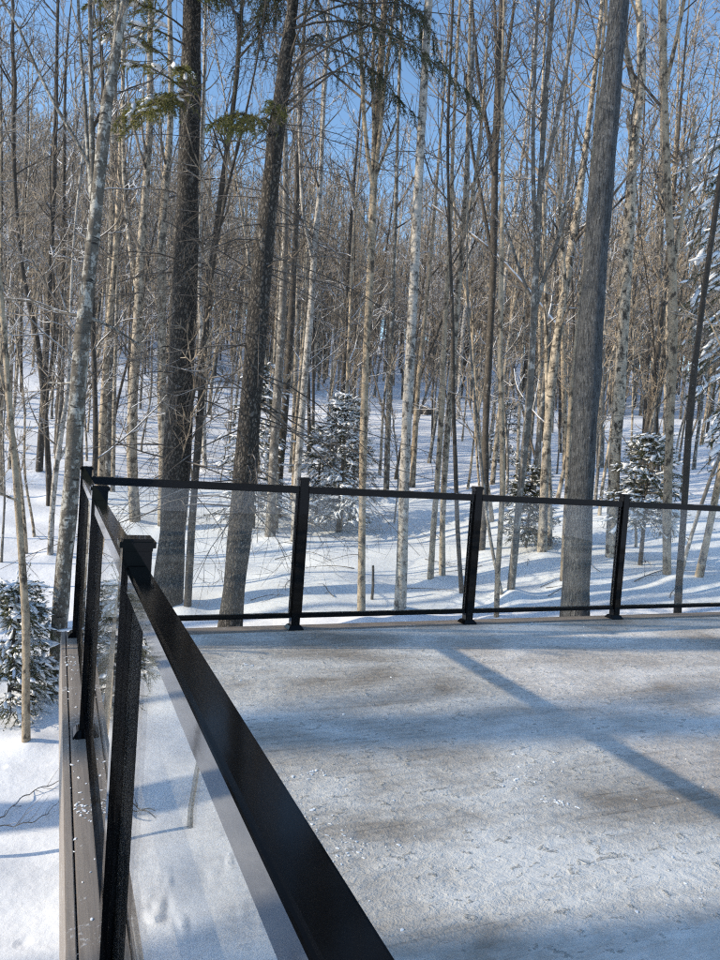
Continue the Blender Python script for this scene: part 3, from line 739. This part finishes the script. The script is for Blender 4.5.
T('hardwood_tree', 'tree', 'grey trunk with wide spreading fork in the middle of the third far glass panel', 'grey',
  [(510, 598, 8), (515, 540, 8), (519, 490, 7.8), (525, 430, 7.6), (529, 360, 7.4), (531, 300, 7), (533, 250, 6.5), (536, 180, 5.5)], H=12, seed=15,
  forks=[[(530, 320, 5), (538, 290, 4.4), (552, 250, 3.8), (564, 190, 3), (572, 120, 2.6)], [(533, 260, 4.4), (529, 200, 4), (528, 130, 3.4), (530, 50, 2.8), (532, 0, 2.6)], [(535, 200, 4.4), (545, 150, 4), (556, 80, 3.4), (566, 10, 3)], [(531, 310, 3.6), (520, 270, 3), (508, 220, 2.4)]], crown=dict(n1=14))
T('sapling', 'sapling', 'thin slanting sapling crossing the trunk right of the second far post', 'grey',
  [(503, 600, 4), (494, 560, 3.8), (487, 520, 3.6), (481, 470, 3.4), (476, 420, 3), (470, 360, 2.4), (466, 300, 2)], H=6.5, seed=16, crown=dict(n1=12, n2=4, n3=3, L1=(.4, 1.1)))
T('birch_tree', 'tree', 'tan trunk splitting at half height into many upright limbs, right of the first far post', 'tan',
  [(361, 620, 8), (362, 540, 8), (363, 450, 8), (366, 360, 8), (370, 280, 8), (373, 200, 8), (374, 175, 8)], H=12, seed=17,
  forks=[[(373, 180, 5), (366, 140, 4.5), (362, 80, 4), (360, 0, 3.4)], [(374, 178, 5), (380, 130, 4.4), (386, 70, 3.6), (395, 0, 3)], [(373, 185, 4.4), (374, 130, 4), (373, 60, 3.4), (375, 0, 3)], [(374, 176, 3.6), (388, 130, 3), (400, 90, 2.4)], [(371, 230, 3), (358, 200, 2.6), (345, 150, 2.2)]], crown=dict(n1=8))
T('birch_tree', 'tree', 'pale birch rising above the rail just left of the first far post', 'white',
  [(294, 545, 8), (297, 480, 8), (301, 420, 8), (306, 360, 7.6), (311, 300, 7.2), (314, 240, 6.5), (319, 190, 5.5), (322, 120, 4.5), (326, 40, 3.5)], H=13, seed=18, crown=dict(n1=20), forks=[[(313, 262, 4), (304, 220, 3.4), (300, 150, 3), (298, 60, 2.4)]])
T('hardwood_tree', 'tree', 'dark trunk between the leaning spruce and the pale birch by the first far post', 'dark',
  [(277, 520, 8), (281, 460, 8), (286, 400, 7.6), (290, 350, 7.4), (293, 300, 7), (296, 240, 6), (299, 160, 5)], H=12, seed=19, crown=dict(n1=18))
T('birch_tree', 'tree', 'short sunlit grey trunk at the foot of the snowy spruce behind the leaning trunk', 'grey',
  [(270, 540, 10), (272, 480, 10), (275, 420, 9.6), (279, 350, 9), (282, 280, 8), (284, 200, 6.5), (283, 120, 5)], H=12, seed=20, crown=dict(n1=18))
T('birch_tree', 'tree', 'pale sunlit birch stem close against the left side of the thick dark spruce', 'birch',
  [(163, 530, 10), (162, 450, 10), (160, 380, 9.6), (159, 300, 9.4), (158, 230, 9), (161, 180, 8), (165, 120, 7), (165, 50, 6), (163, 0, 5)], H=14, seed=21, crown=dict(n1=18))
T('birch_tree', 'tree', 'sunlit tan birch second to the left of the thick dark spruce', 'birch',
  [(135, 525, 11), (132, 450, 11), (133, 400, 10.5), (138, 320, 10), (141, 250, 9), (146, 190, 8), (150, 120, 7), (150, 40, 6)], H=13, seed=22, crown=dict(n1=18), forks=[[(139, 300, 5), (128, 240, 4.4), (122, 180, 4), (120, 90, 3.4), (118, 0, 3)]])
T('hardwood_tree', 'tree', 'slender two-tone stem just right of the thick dark spruce', 'dark',
  [(187, 615, 8), (191, 520, 8), (196, 440, 8), (201, 350, 7.6), (205, 290, 7.2), (214, 205, 6.4), (222, 140, 5.8), (230, 75, 5), (235, 0, 4.4)], H=12, seed=23, twigm='twig_dark', crown=dict(n1=14))
T('birch_tree', 'tree', 'pale slim birch seen right of the dark spruce, behind the slender two-tone stem', 'white',
  [(205, 470, 5), (203, 400, 5), (201, 320, 5), (200, 260, 5), (202, 190, 4.5), (205, 120, 3.8), (206, 40, 3)], H=14, seed=24, crown=dict(n1=18))
T('hardwood_tree', 'tree', 'straight dark trunk rising right behind the corner post', 'lichen',
  [(108, 480, 10), (110, 420, 10), (112, 350, 9.5), (115, 290, 9), (119, 220, 8), (121, 150, 7.5), (123, 80, 7), (126, 0, 6)], H=15, seed=25, crown=dict(n1=16))
T('sapling', 'sapling', 'rough barked tan sapling alone on the snow at the left edge of the view', 'tan',
  [(26, 749, 8.5), (27, 690, 8.2), (28, 620, 8), (25, 560, 7.4), (21, 490, 7), (16, 420, 6.2), (12, 350, 5.4), (8, 290, 4.6), (3, 220, 4)], H=6.5, seed=26, crown=dict(n1=14, n2=5, n3=3, L1=(.5, 1.5), start=.45), forks=[[(21, 500, 2.5), (10, 480, 2), (-4, 458, 1.6)], [(15, 410, 3), (4, 380, 2.4), (-8, 350, 2)]])
T('hardwood_tree', 'tree', 'near-black upright trunk of the crossing pair on the left slope', 'dark',
  [(39, 474, 7), (43, 400, 6.8), (46, 330, 6.6), (49, 270, 6), (52, 200, 5), (54, 120, 4.2), (55, 40, 3.4)], H=14, seed=27, twigm='twig_dark', crown=dict(n1=22))
T('hardwood_tree', 'tree', 'near-black bent trunk of the crossing pair on the left slope', 'dark',
  [(50, 498, 6), (46, 430, 6), (41, 370, 6), (33, 322, 5.6), (24, 285, 5), (18, 240, 4.6), (13, 170, 4.2), (12, 90, 3.6), (11, 20, 3)], H=14, seed=28, twigm='twig_dark', crown=dict(n1=22), forks=[[(13, 110, 3.4), (22, 85, 3), (28, 70, 2.6)]])
T('sapling', 'sapling', 'pale crooked little tree curving up beside the lichen spotted birch', 'white',
  [(50, 558, 6), (52, 520, 6), (57, 470, 5.6), (64, 425, 5), (70, 385, 4), (72, 340, 3)], H=6, seed=29, crown=dict(n1=12, n2=4, n3=3, L1=(.5, 1.2), start=.3), forks=[[(59, 462, 3), (68, 440, 2.4), (73, 405, 2)]])
T('birch_tree', 'tree', 'far pale birch leaning right, its white upper stem against the sky above the third panel', 'white',
  [(488, 470, 4), (494, 400, 4), (499, 320, 4), (504, 270, 3.6), (511, 220, 3.2), (517, 170, 2.6)], H=16, seed=30, crown=dict(n1=16))
T('birch_tree', 'tree', 'far slim white birch leaning right with a snapped top behind the paired tan birches', 'white',
  [(458, 420, 4), (462, 340, 4), (467, 290, 3.6), (470, 245, 3)], H=9, seed=31, crown=dict(n1=6))
T('hardwood_tree', 'tree', 'brown trunk on the slope right of the pale straight birch', 'lichen',
  [(386, 500, 6), (388, 430, 6), (391, 350, 5.6), (393, 280, 5), (396, 200, 4), (398, 120, 3.4)], H=15, seed=32, crown=dict(n1=20))
T('hardwood_tree', 'tree', 'upright grey stem seen in the gap between furrowed trunk and tan forked birch', 'grey',
  [(600, 470, 8), (602, 400, 7.6), (604, 330, 7), (607, 260, 6), (610, 190, 5)], H=14, seed=33, crown=dict(n1=20))
T('hardwood_tree', 'tree', 'thin upright brown stem touching the left side of the furrowed grey trunk', 'tan',
  [(562, 585, 5), (565, 500, 5), (568, 400, 5), (574, 320, 4.6), (579, 260, 4), (584, 180, 3.4)], H=12, seed=34, crown=dict(n1=18))
# weathered pole leaning in the trees, snow along its top
def pole():
    A = at_depth(432, 205, 13.4); B = at_depth(494, 253, 13.0); C = at_depth(560, 330, 12.6)
    P, W = smooth_path([A, B, C], [.018, .032, .04], 12); org = P[0].copy()
    V, F = tubes((P-org)[None], W[None], 8, wob=.05)
    o = link('leaning_dead_pole', mesh_from('leaning_dead_pole', V, F, None, M['snowtwig']), None, org)
    tag(o, 'snow topped dead pole slanting down to the right among the upper stems', 'dead tree')
pole()
def poles():
    rng = np.random.default_rng(8)
    for (u0, v0, u1, v1) in [(538, 468, 492, 285), (172, 425, 222, 255), (388, 428, 342, 268), (662, 440, 590, 285), (72, 425, 128, 300), (440, 440, 478, 330)]:
        g = ground_hit(u0, v0); D = float((g-EYE)@FH); B = at_depth(u1, v1, D+rng.uniform(-1.5, 1.5))
        mid = g*.5+B*.5+rng.normal(size=3)*.06
        P, W = smooth_path([g-(B-g)*.06, g, mid, B], [.045, .042, .034, .016], 14); org = g.copy()
        V, F = tubes((P-org)[None], W[None], 8, wob=.05)
        tag(link('leaning_dead_pole', mesh_from('leaning_dead_pole', V, F, None, M['snowtwig']), None, org), 'snowy dead pole leaning through the far woods', 'dead tree', 'snowy dead poles leaning in the far woods')
poles()

# ------------------------------------------------------------------ small snow-laden spruces
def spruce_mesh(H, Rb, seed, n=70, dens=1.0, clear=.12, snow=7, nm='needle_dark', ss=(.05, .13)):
    rng = np.random.default_rng(500+seed)
    tp = np.array([[0, 0, -.3], [0, 0, H*.4], [rng.normal()*.03, rng.normal()*.03, H]]); P, W = smooth_path(tp, [.05*H/2.5, .032*H/2.5, .006], 14)
    tr = tubes(P[None], W[None], 8)
    z = clear*H+(1-clear)*H*rng.random(n)**1.15*.97
    az = rng.uniform(0, 6.28, n); el = np.radians(rng.uniform(-22, 8, n)+25*(z/H)**2)
    d = np.stack([np.cos(az)*np.cos(el), np.sin(az)*np.cos(el), np.sin(el)], -1)
    L = Rb*(1-z/H)**.8*rng.uniform(.65, 1.12, n)+.12
    BP, BR = grow(np.stack([0*z, 0*z, z], -1), d, L, np.full(n, .009), np.full(n, .003), 7, rng, -.05, .05)
    PT, RT, NV, NT_ = needle_boughs(BP, BR, rng, int(18*dens), (.16, .36), -.08, int(20*dens), .03, .0036, .12)
    aw = Acc(); aw.add(*tubes(BP, BR, 4)); aw.add(*tubes(PT, RT, 3))
    V, T_ = bough_snow(BP, rng, snow, ss, (.3, 1.0), .06)
    # snow hugging the side twigs as well
    k = len(PT)//3; sel = rng.choice(len(PT), k, replace=False); V2, T2 = bough_snow(PT[sel], rng, 1, (ss[0]*.5, ss[1]*.6), (.4, 1), .02)
    a3 = Acc(); a3.add(V, None, T_); a3.add(V2, None, T2)
    return (mesh_from('small_spruce_trunk', tr[0], tr[1], None, M['dark']), aw.mesh('small_spruce_boughs', M['twig_dark']),
            (NV, NT_, np.concatenate(a3.V), np.concatenate(a3.T), nm))
def place_spruce(u, v, hpx, wpx, seed, label, D=None, group=None, **kw):
    g = ground_hit(u, v) if D is None else at_depth(u, v, D)
    D = float((g-EYE)@FH); zb = h1(g[0], g[1])
    H = hpx*D/FPX; Rb = wpx*D/FPX/2
    ms = spruce_mesh(H, Rb, seed, **kw)
    r = empty('snowy_spruce', (g[0], g[1], zb), label, 'conifer', group)
    link('trunk', ms[0], r); b = link('boughs', ms[1], r); foliage('small_spruce_needles', b, *ms[2])
    return r
place_spruce(338, 532, 140, 78, 1, 'small spruce loaded with snow right of the first far post', n=95, snow=11, ss=(.02, .07))
place_spruce(252, 528, 165, 96, 2, 'snow covered young spruce partly hidden by the leaning spruce trunk', n=100, snow=8, ss=(.02, .07))
place_spruce(316, 520, 95, 60, 3, 'low snowy spruce tucked just right behind the first far post', n=60, snow=8, ss=(.02,.06))
place_spruce(526, 548, 85, 56, 4, 'dark little spruce with little snow behind the third far glass panel', n=70, snow=3, ss=(.015,.05))
place_spruce(6, 770, 128, 88, 5, 'young spruce with drooping snowy boughs at the left edge below the birch', D=6.05, n=50, snow=9, ss=(.02, .055), nm='needle_mid')
place_spruce(352, 498, 90, 58, 6, 'small snowy spruce farther up the slope right of the first far post', n=60, snow=9, ss=(.02,.07))
place_spruce(505, 470, 70, 50, 8, 'snow dusted spruce on the slope above the third far glass panel', n=50, snow=7, ss=(.02,.06))

# leafy evergreen tangle by the third far post, and the snow-laden conifer cut by the right edge
def side_conifer(name, label, base_uv, D, boughs, H, trunk_w, seed, start_up=.2):
    rng = np.random.default_rng(900+seed)
    g = at_depth(*base_uv, D); zb = h1(g[0], g[1]); org = np.array([g[0], g[1], zb])
    root = empty(name, org, label, 'conifer')
    P, W = smooth_path([[0, 0, -.3], [.02, 0, H*.5], [0, .03, H]], [trunk_w, trunk_w*.7, .01], 16)
    link('trunk', trunk_mesh(name+'_trunk', P, W, M['spruce'], rng, 10), root)
    aw, an, asn = Acc(), Acc(), Acc()
    for (uv, dd, snow, op) in boughs:
        B = at_depth(*uv, D+dd)-org
        zs = np.clip(B[2]+op.get('up', .25), .2, H*.97); A = np.array([0, 0, zs])
        n = 8; t = np.linspace(0, 1, n)[:, None]
        ax = A*(1-t)+B*t+np.array([0, 0, 1])*.12*4*t*(1-t)+rng.normal(size=(n, 3))*.02*t
        ax = ax[None]; rr = np.linspace(.014, .003, n)[None]
        aw.add(*tubes(ax, rr, 5))
        PT, RT, NV, NTt = needle_boughs(ax, rr, rng, op.get('ns', 40), op.get('ls', (.2, .42)), -.12, 24, .03, .003, op.get('t0', .2))
        aw.add(*tubes(PT, RT, 3)); an.add(NV, None, NTt)
        if snow: asn.add(*(lambda vt: (vt[0], None, vt[1]))(bough_snow(ax, rng, snow, op.get('ss', (.05, .11)), (.35, 1.0), op.get('lat', .08))))
    b = link('boughs', aw.mesh(name+'_boughs', M['twig_dark']), root)
    foliage(name+'_needles', b, np.concatenate(an.V), np.concatenate(an.T), np.concatenate(asn.V), np.concatenate(asn.T), 'needle_mid')
place_spruce(640, 566, 132, 128, 9, 'loose young spruce with snow tufts spreading behind the third far post', n=62, snow=8, ss=(.025, .06), nm='needle_mid', clear=.36)
rg = np.random.default_rng(5)
bl = []
for v in (150, 172, 190, 215, 240, 262, 285, 305, 330, 352, 375, 395, 420, 448, 470):
    for k in range(3):
        u = rg.uniform(674, 716) if v < 400 else rg.uniform(698, 726)
        bl.append(((u, v+rg.uniform(-8, 8)), rg.uniform(-.7, .7), int(rg.integers(5, 11)), dict(up=rg.uniform(.7, 1.2), ns=40, ls=(.16, .36), ss=(.035, .085), lat=.05)))
side_conifer('snowy_spruce', 'tall spruce with heavy snow on its boughs at the right edge of the view', (770, 545), 10.5, bl, 9.0, .09, 2)

# ------------------------------------------------------------------ boulder, stump, fallen twigs
def rock(u, v, wpx, name, label, seed):
    rng = np.random.default_rng(seed); g = ground_hit(u, v); D = float((g-EYE)@FH); r = wpx*D/FPX/2
    V, F = ICO2; b = V*(1+.16*rng.normal(size=(len(V), 1)))*np.array([r, r*.8, r*.85])
    o = link(name, mesh_from(name, b, None, F, M['rock']), None, (g[0], g[1], h1(g[0], g[1])+r*.3)); tag(o, label, 'boulder')
rock(426, 414, 17, 'boulder', 'dark boulder with a snow cap on the far slope right of the pale straight birch', 4)
def stub(path, mat, name, label, cat):
    rng = np.random.default_rng(77); g = ground_hit(*path[0][:2]); D = float((g-EYE)@FH)
    P = [at_depth(u, v, D) for u, v, w in path]; W = [w*D/FPX/2 for u, v, w in path]; P = [P[0]-np.array([0, 0, .15])]+P; W = [W[0]]+W
    P, W = smooth_path(P, W, 8); org = P[0].copy(); W = np.append(W, W[-1]*.2); P = np.vstack([P, P[-1]+[0.005, 0, .012]])
    V, F = tubes((P-org)[None], W[None], 8, wob=.06); tag(link(name, mesh_from(name, V, F, None, M[mat]), None, org), label, cat)
stub([(372, 600, 3), (373, 585, 3), (373, 566, 2.6)], 'dark', 'stump', 'broken stub of a small tree in the snow right of the tan forked trunk', 'stump')
def fallen(uvs, w, label):
    P = []
    for u, v in uvs:
        g = ground_hit(u, v); P.append(g+np.array([0, 0, .012]))
    P, W = smooth_path(P, np.linspace(w, w*.5, len(P)), 26); P[:, 2] = hgt(P[:, 0], P[:, 1])+.015+.02*np.abs(np.sin(np.arange(26)*.7)); org = P[0].copy()
    a = Acc(); a.add(*tubes((P-org)[None], W[None], 5))
    rng = np.random.default_rng(int(w*1e5)); n = 7
    P1, R1 = children((P-org)[None], W[None], np.zeros(n, int), rng.uniform(.2, .9, n), np.radians(rng.uniform(25, 60, n)), rng.uniform(.08, .3, n), .6, .0015, 5, rng, .0, .15)
    a.add(*tubes(P1, R1, 3))
    tag(link('fallen_branch', a.mesh('fallen_branch', M['twig']), None, org), label, 'branch')
fallen([(-30, 845), (0, 824), (30, 797), (62, 786)], .006, 'upper thin bare branch lying on the snow beside the deck ledge')
fallen([(-30, 838), (0, 832), (30, 828), (62, 815)], .0052, 'lower thin bare branch lying on the snow beside the deck ledge')

def litter():
    rng = np.random.default_rng(15); k = 0
    while k < 26:
        g = ground_hit(rng.uniform(150, 715), rng.uniform(515, 606)); L = rng.uniform(.25, .9); a = rng.uniform(0, 6.28)
        if g[1] < 5.4 or np.hypot(g[0], g[1]) > 16: continue
        t = np.linspace(0, 1, 9); x = g[0]+L*t*math.cos(a)+.03*np.sin(t*5+k); y = g[1]+L*t*math.sin(a)+.03*np.cos(t*4+k)
        if y.min() < 5.3: continue
        P = np.stack([x, y, hgt(x, y)+.012+.05*np.sin(t*3.1)*rng.random()], -1); W = np.linspace(.006, .002, 9)*rng.uniform(.7, 1.4); org = P[0].copy()
        A = Acc(); A.add(*tubes((P-org)[None], W[None], 5)); n = 5
        P1, R1 = children((P-org)[None], W[None], np.zeros(n, int), rng.uniform(.2, .9, n), np.radians(rng.uniform(25, 60, n)), rng.uniform(.06, .3, n), .6, .0015, 5, rng, .03, .15)
        A.add(*tubes(P1, R1, 3))
        tag(link('fallen_branch', A.mesh('fallen_twig', M['twig_dark']), None, org), 'small fallen twig lying on the open snow beyond the far railing', 'branch', 'fallen twigs on the snow beyond the railing'); k += 1
litter()

# ------------------------------------------------------------------ repeated forest trees
def variant(seed, H, r, n1, n2, n3, start, L1, a1, bend=.4, fork=False):
    rng = np.random.default_rng(2000+seed)
    pts = [[0, 0, -.4], [0, 0, 0]]; x = np.zeros(2); v = rng.normal(size=2)*.03
    for k in range(1, 6):
        v = v+rng.normal(size=2)*.03*bend*2; x = x+v*H/5; pts.append([x[0], x[1], H*k/5])
    P, W = smooth_path(pts, [r*1.1, r, r*.85, r*.68, r*.5, r*.3, .008], 22)
    tm = trunk_mesh('forest_trunk', P, W, None, rng, 8)
    parts = crown_lists(P[None], W[None], H, rng, n1=n1, n2=n2, n3=n3, start=start, L1=L1, a1=a1, twig=.0042)
    a = Acc()
    for p, rr, s in parts: a.add(*tubes(p, rr, s))
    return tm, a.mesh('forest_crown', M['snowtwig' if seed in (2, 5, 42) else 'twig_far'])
VARS = []
for i in range(8):
    VARS.append(variant(i, 8.6+i*.45, [.042, .055, .06, .07, .045, .085, .065, .04][i], [28, 24, 30, 26, 28, 28, 24, 22][i], 6, 3, [.22, .36, .28, .4, .2, .34, .25, .38][i], (.8, 2.3), (26, 62)))
SAPV = [variant(40+i, 4.6+i*.7, .019+.003*i, 16, 4, 3, .2, (.35, 1.1), (25, 60), 1.0) for i in range(4)]
BK = ['grey', 'birch', 'dark', 'tan', 'dark', 'lichen', 'birch', 'dark']
TV = {}
def with_mat(me, key, tagk):
    k = (tagk, key)
    if k not in TV:
        m = me.copy(); m.materials.clear(); m.materials.append(M[key]); TV[k] = m
    return TV[k]
GX = 'thin bare trees filling the woods on the hillside'
def put_tree(x, y, vi, scale, rot, barkk, label, name='forest_tree', cat='tree', group=GX, lib=VARS, tagk='v', tilt=(0, 0)):
    e = empty(name, (x, y, h1(x, y)), label, cat, group); e.rotation_euler = (tilt[0], tilt[1], rot); e.scale = (scale, scale, scale)
    link('trunk', with_mat(lib[vi][0], barkk, tagk+str(vi)), e); link('crown', lib[vi][1], e)
rg = np.random.default_rng(21)
pts = []
def far_ok(x, y, dmin):
    return all((x-a)**2+(y-b)**2 > dmin**2 for a, b in pts)
LAB = 'slim bare tree among many like it in the woods on the snowy hillside'
cnt = 0
while cnt < 246:
    th = R_(rg.uniform(-29, 29)); d = rg.uniform(13.5, 52)
    if rg.random() > (d/58)**.1: continue
    x, y = d*math.sin(YAW+th), d*math.cos(YAW+th)
    if abs(math.degrees(th)+3) < 13 and d < 17.5: continue     # clearing behind the deck
    if not far_ok(x, y, .75): continue
    pts.append((x, y)); cnt += 1
    put_tree(x, y, int(rg.integers(8)), rg.uniform(.8, 1.1)*(1.05 if d < 22 else 1.0), rg.uniform(0, 6.28), BK[int(rg.integers(8))], LAB, tilt=(rg.normal()*.04, rg.normal()*.04))
cnt = 0
while cnt < 84:
    th = R_(rg.uniform(-28, 28)); d = rg.uniform(8.5, 27)
    x, y = d*math.sin(YAW+th), d*math.cos(YAW+th)
    if y < 6.2 or (abs(math.degrees(th)) < 14 and d < 12): continue
    if not far_ok(x, y, .5): continue
    pts.append((x, y)); cnt += 1
    put_tree(x, y, int(rg.integers(4)), rg.uniform(.7, 1.7), rg.uniform(0, 6.28), ['dark', 'grey', 'tan', 'birch'][int(rg.integers(4))], 'whippy bare sapling growing out of the snow between the taller trunks', 'sapling', 'sapling', 'bare saplings dotted over the snow', SAPV, 's', (rg.normal()*.07, rg.normal()*.07))

# trees standing on the sun side, left of the frame: they throw the bands of shade over deck and snow
def sun_side(x, y, r, seed, H=15):
    rng = np.random.default_rng(3000+seed)
    P, W = smooth_path([[0, 0, -.4], [0, 0, 0], [rng.normal()*.08, rng.normal()*.05, H*.5], [rng.normal()*.2, rng.normal()*.1, H]], [r*1.1, r, r*.75, .02], 20)
    e = empty('forest_tree', (x, y, h1(x, y)), 'bare tree standing off to the left of the deck on the sunny side', 'tree', 'trees off to the left of the deck')
    link('trunk', trunk_mesh('side_trunk', P, W, M['grey'], rng, 12), e)
    a = Acc()
    for p, rr, s in crown_lists(P[None], W[None], H, rng, n1=14, n2=6, n3=3, start=.6, L1=(.8, 2)): a.add(*tubes(p, rr, s))
    link('crown', a.mesh('side_crown', M['twig']), e)
SX = .175
for (y0, x, r, s) in [(4.98, -7.0, .23, 1), (3.32, -20, .42, 2), (1.68, -13, .27, 3), (1.0, -15, .34, 4), (.2, -11, .3, 8), (6.6, -9, .08, 5), (8.3, -12, .1, 6)]:  # trees for the nearest band are added, standing in for a big unseen caster
    sun_side(x, y0-SX*x, r, s)
for k, (px, D_, r) in enumerate([((178, 400), 8.4, .14), ((584, 400), 7.9, .13)]):  # unseen trees added upsun to shade the two thick trunks
    q = at_depth(*px, D_); x = -4.8-.5*k
    sun_side(x, q[1]+.05-SX*(x-q[0]), r, 20+k)
rg = np.random.default_rng(33)
for k in range(52):
    x = rg.uniform(-34, -3); y = rg.uniform(7.5, 62)
    if x > -.07*y-1.0: continue
    yl = y+SX*x
    if -1 < yl < 6 and x > -30: continue
    if yl < 15 and rg.random() < .75: continue
    if yl < 20 and rg.random() < .35: continue
    put_tree(x, y, int(rg.integers(8)), rg.uniform(1.1, 1.5), rg.uniform(0, 6.28), BK[int(rg.integers(8))], 'bare tree standing off to the left of the deck on the sunny side', group='trees off to the left of the deck')
# sapling mirrored in the near glass panel
put_tree(-.56, 4.59, 1, .8, 1.0, 'dark', 'small bare sapling on the low snow left of the deck ledge', 'sapling', 'sapling', None, SAPV, 's', (0, .1))

# ------------------------------------------------------------------ the far woods that read as one mass
def far_woods():
    rng = np.random.default_rng(99)
    base = []
    for i in range(5):
        r2 = np.random.default_rng(4000+i); H = 9.8
        P, W = smooth_path([[0, 0, -.5], [r2.normal()*.2, r2.normal()*.2, H*.5], [r2.normal()*.4, r2.normal()*.4, H]], [.065, .05, .012], 8)
        a = Acc(); a.add(*tubes(P[None], W[None], 5))
        for p, rr, s in crown_lists(P[None], W[None], H, r2, n1=26, n2=6, n3=0, start=.2, L1=(.8, 2.2), a1=(25, 60), twig=.009):
            a.add(*tubes(p[:, ::2] if p.shape[1] > 4 else p, rr[:, ::2] if p.shape[1] > 4 else rr, 3))
        base.append((np.concatenate(a.V), np.concatenate(a.Q)))
    acc = Acc(); n = 0
    while n < 2000:
        th = R_(rng.uniform(-34, 34)); d = 33+90*rng.random()
        x, y = d*math.sin(YAW+th), d*math.cos(YAW+th); z = h1(x, y)
        V, Q = base[int(rng.integers(5))]; a = rng.uniform(0, 6.28); s = rng.uniform(.75, 1.15)
        ca, sa = math.cos(a)*s, math.sin(a)*s
        acc.add(np.stack([V[:, 0]*ca-V[:, 1]*sa+x, V[:, 0]*sa+V[:, 1]*ca+y, V[:, 2]*s+z], -1), Q); n += 1
    o = link('far_woods', acc.mesh('far_woods', M['twig_sunlift']))
    tag(o, 'dense grey-brown leafless woods covering the far hillside', 'woods', kind='stuff')
far_woods()

build_ground()

# ------------------------------------------------------------------ light
SUN = np.array([-2.32, .406, 1.0]); SUN /= np.linalg.norm(SUN)
EL = math.asin(SUN[2])
ld = bpy.data.lights.new('sun', 'SUN'); ld.energy = 5.0; ld.angle = R_(.55); ld.color = (1.0, .865, .66)
lo = bpy.data.objects.new('sun', ld); COL.objects.link(lo)
lo.rotation_euler = Vector((-SUN[0], -SUN[1], -SUN[2])).to_track_quat('-Z', 'Y').to_euler()
w = bpy.data.worlds.new('World'); sc.world = w; w.use_nodes = True
nt = w.node_tree; nt.nodes.clear()
sky = nt.nodes.new('ShaderNodeTexSky'); sky.sky_type = 'NISHITA'; sky.sun_disc = False
sky.sun_elevation = EL; sky.sun_rotation = math.atan2(SUN[0], SUN[1])
sky.altitude = 300; sky.air_density = 1.0; sky.dust_density = .4; sky.ozone_density = 1.0
bg = nt.nodes.new('ShaderNodeBackground'); bg.inputs['Strength'].default_value = .15
ow = nt.nodes.new('ShaderNodeOutputWorld'); hs = nt.nodes.new('ShaderNodeHueSaturation'); hs.inputs['Saturation'].default_value = 1.14; hs.inputs['Value'].default_value = 1.7
nt.links.new(sky.outputs[0], hs.inputs['Color']); nt.links.new(hs.outputs[0], bg.inputs[0]); nt.links.new(bg.outputs[0], ow.inputs[0])

# ------------------------------------------------------------------ camera
cd = bpy.data.cameras.new('camera'); cd.sensor_fit = 'VERTICAL'; cd.sensor_height = 24; cd.lens = FPX/960*24
cd.clip_start = .02; cd.clip_end = 2000
co = bpy.data.objects.new('camera', cd); COL.objects.link(co)
m = Matrix(((_R[0], _U[0], -_F[0], EYE[0]), (_R[1], _U[1], -_F[1], EYE[1]), (_R[2], _U[2], -_F[2], EYE[2]), (0, 0, 0, 1)))
co.matrix_world = m; sc.camera = co
sc.view_settings.view_transform = 'Standard'; sc.view_settings.look = 'None'; sc.view_settings.exposure = 0; sc.view_settings.gamma = 1
sc.render.engine = 'CYCLES'
cy = sc.cycles; cy.max_bounces = 5; cy.transparent_max_bounces = 16; cy.diffuse_bounces = 2; cy.glossy_bounces = 3
cy.use_denoising = False; cy.filter_width = 1.2; cy.sample_clamp_indirect = 4.0
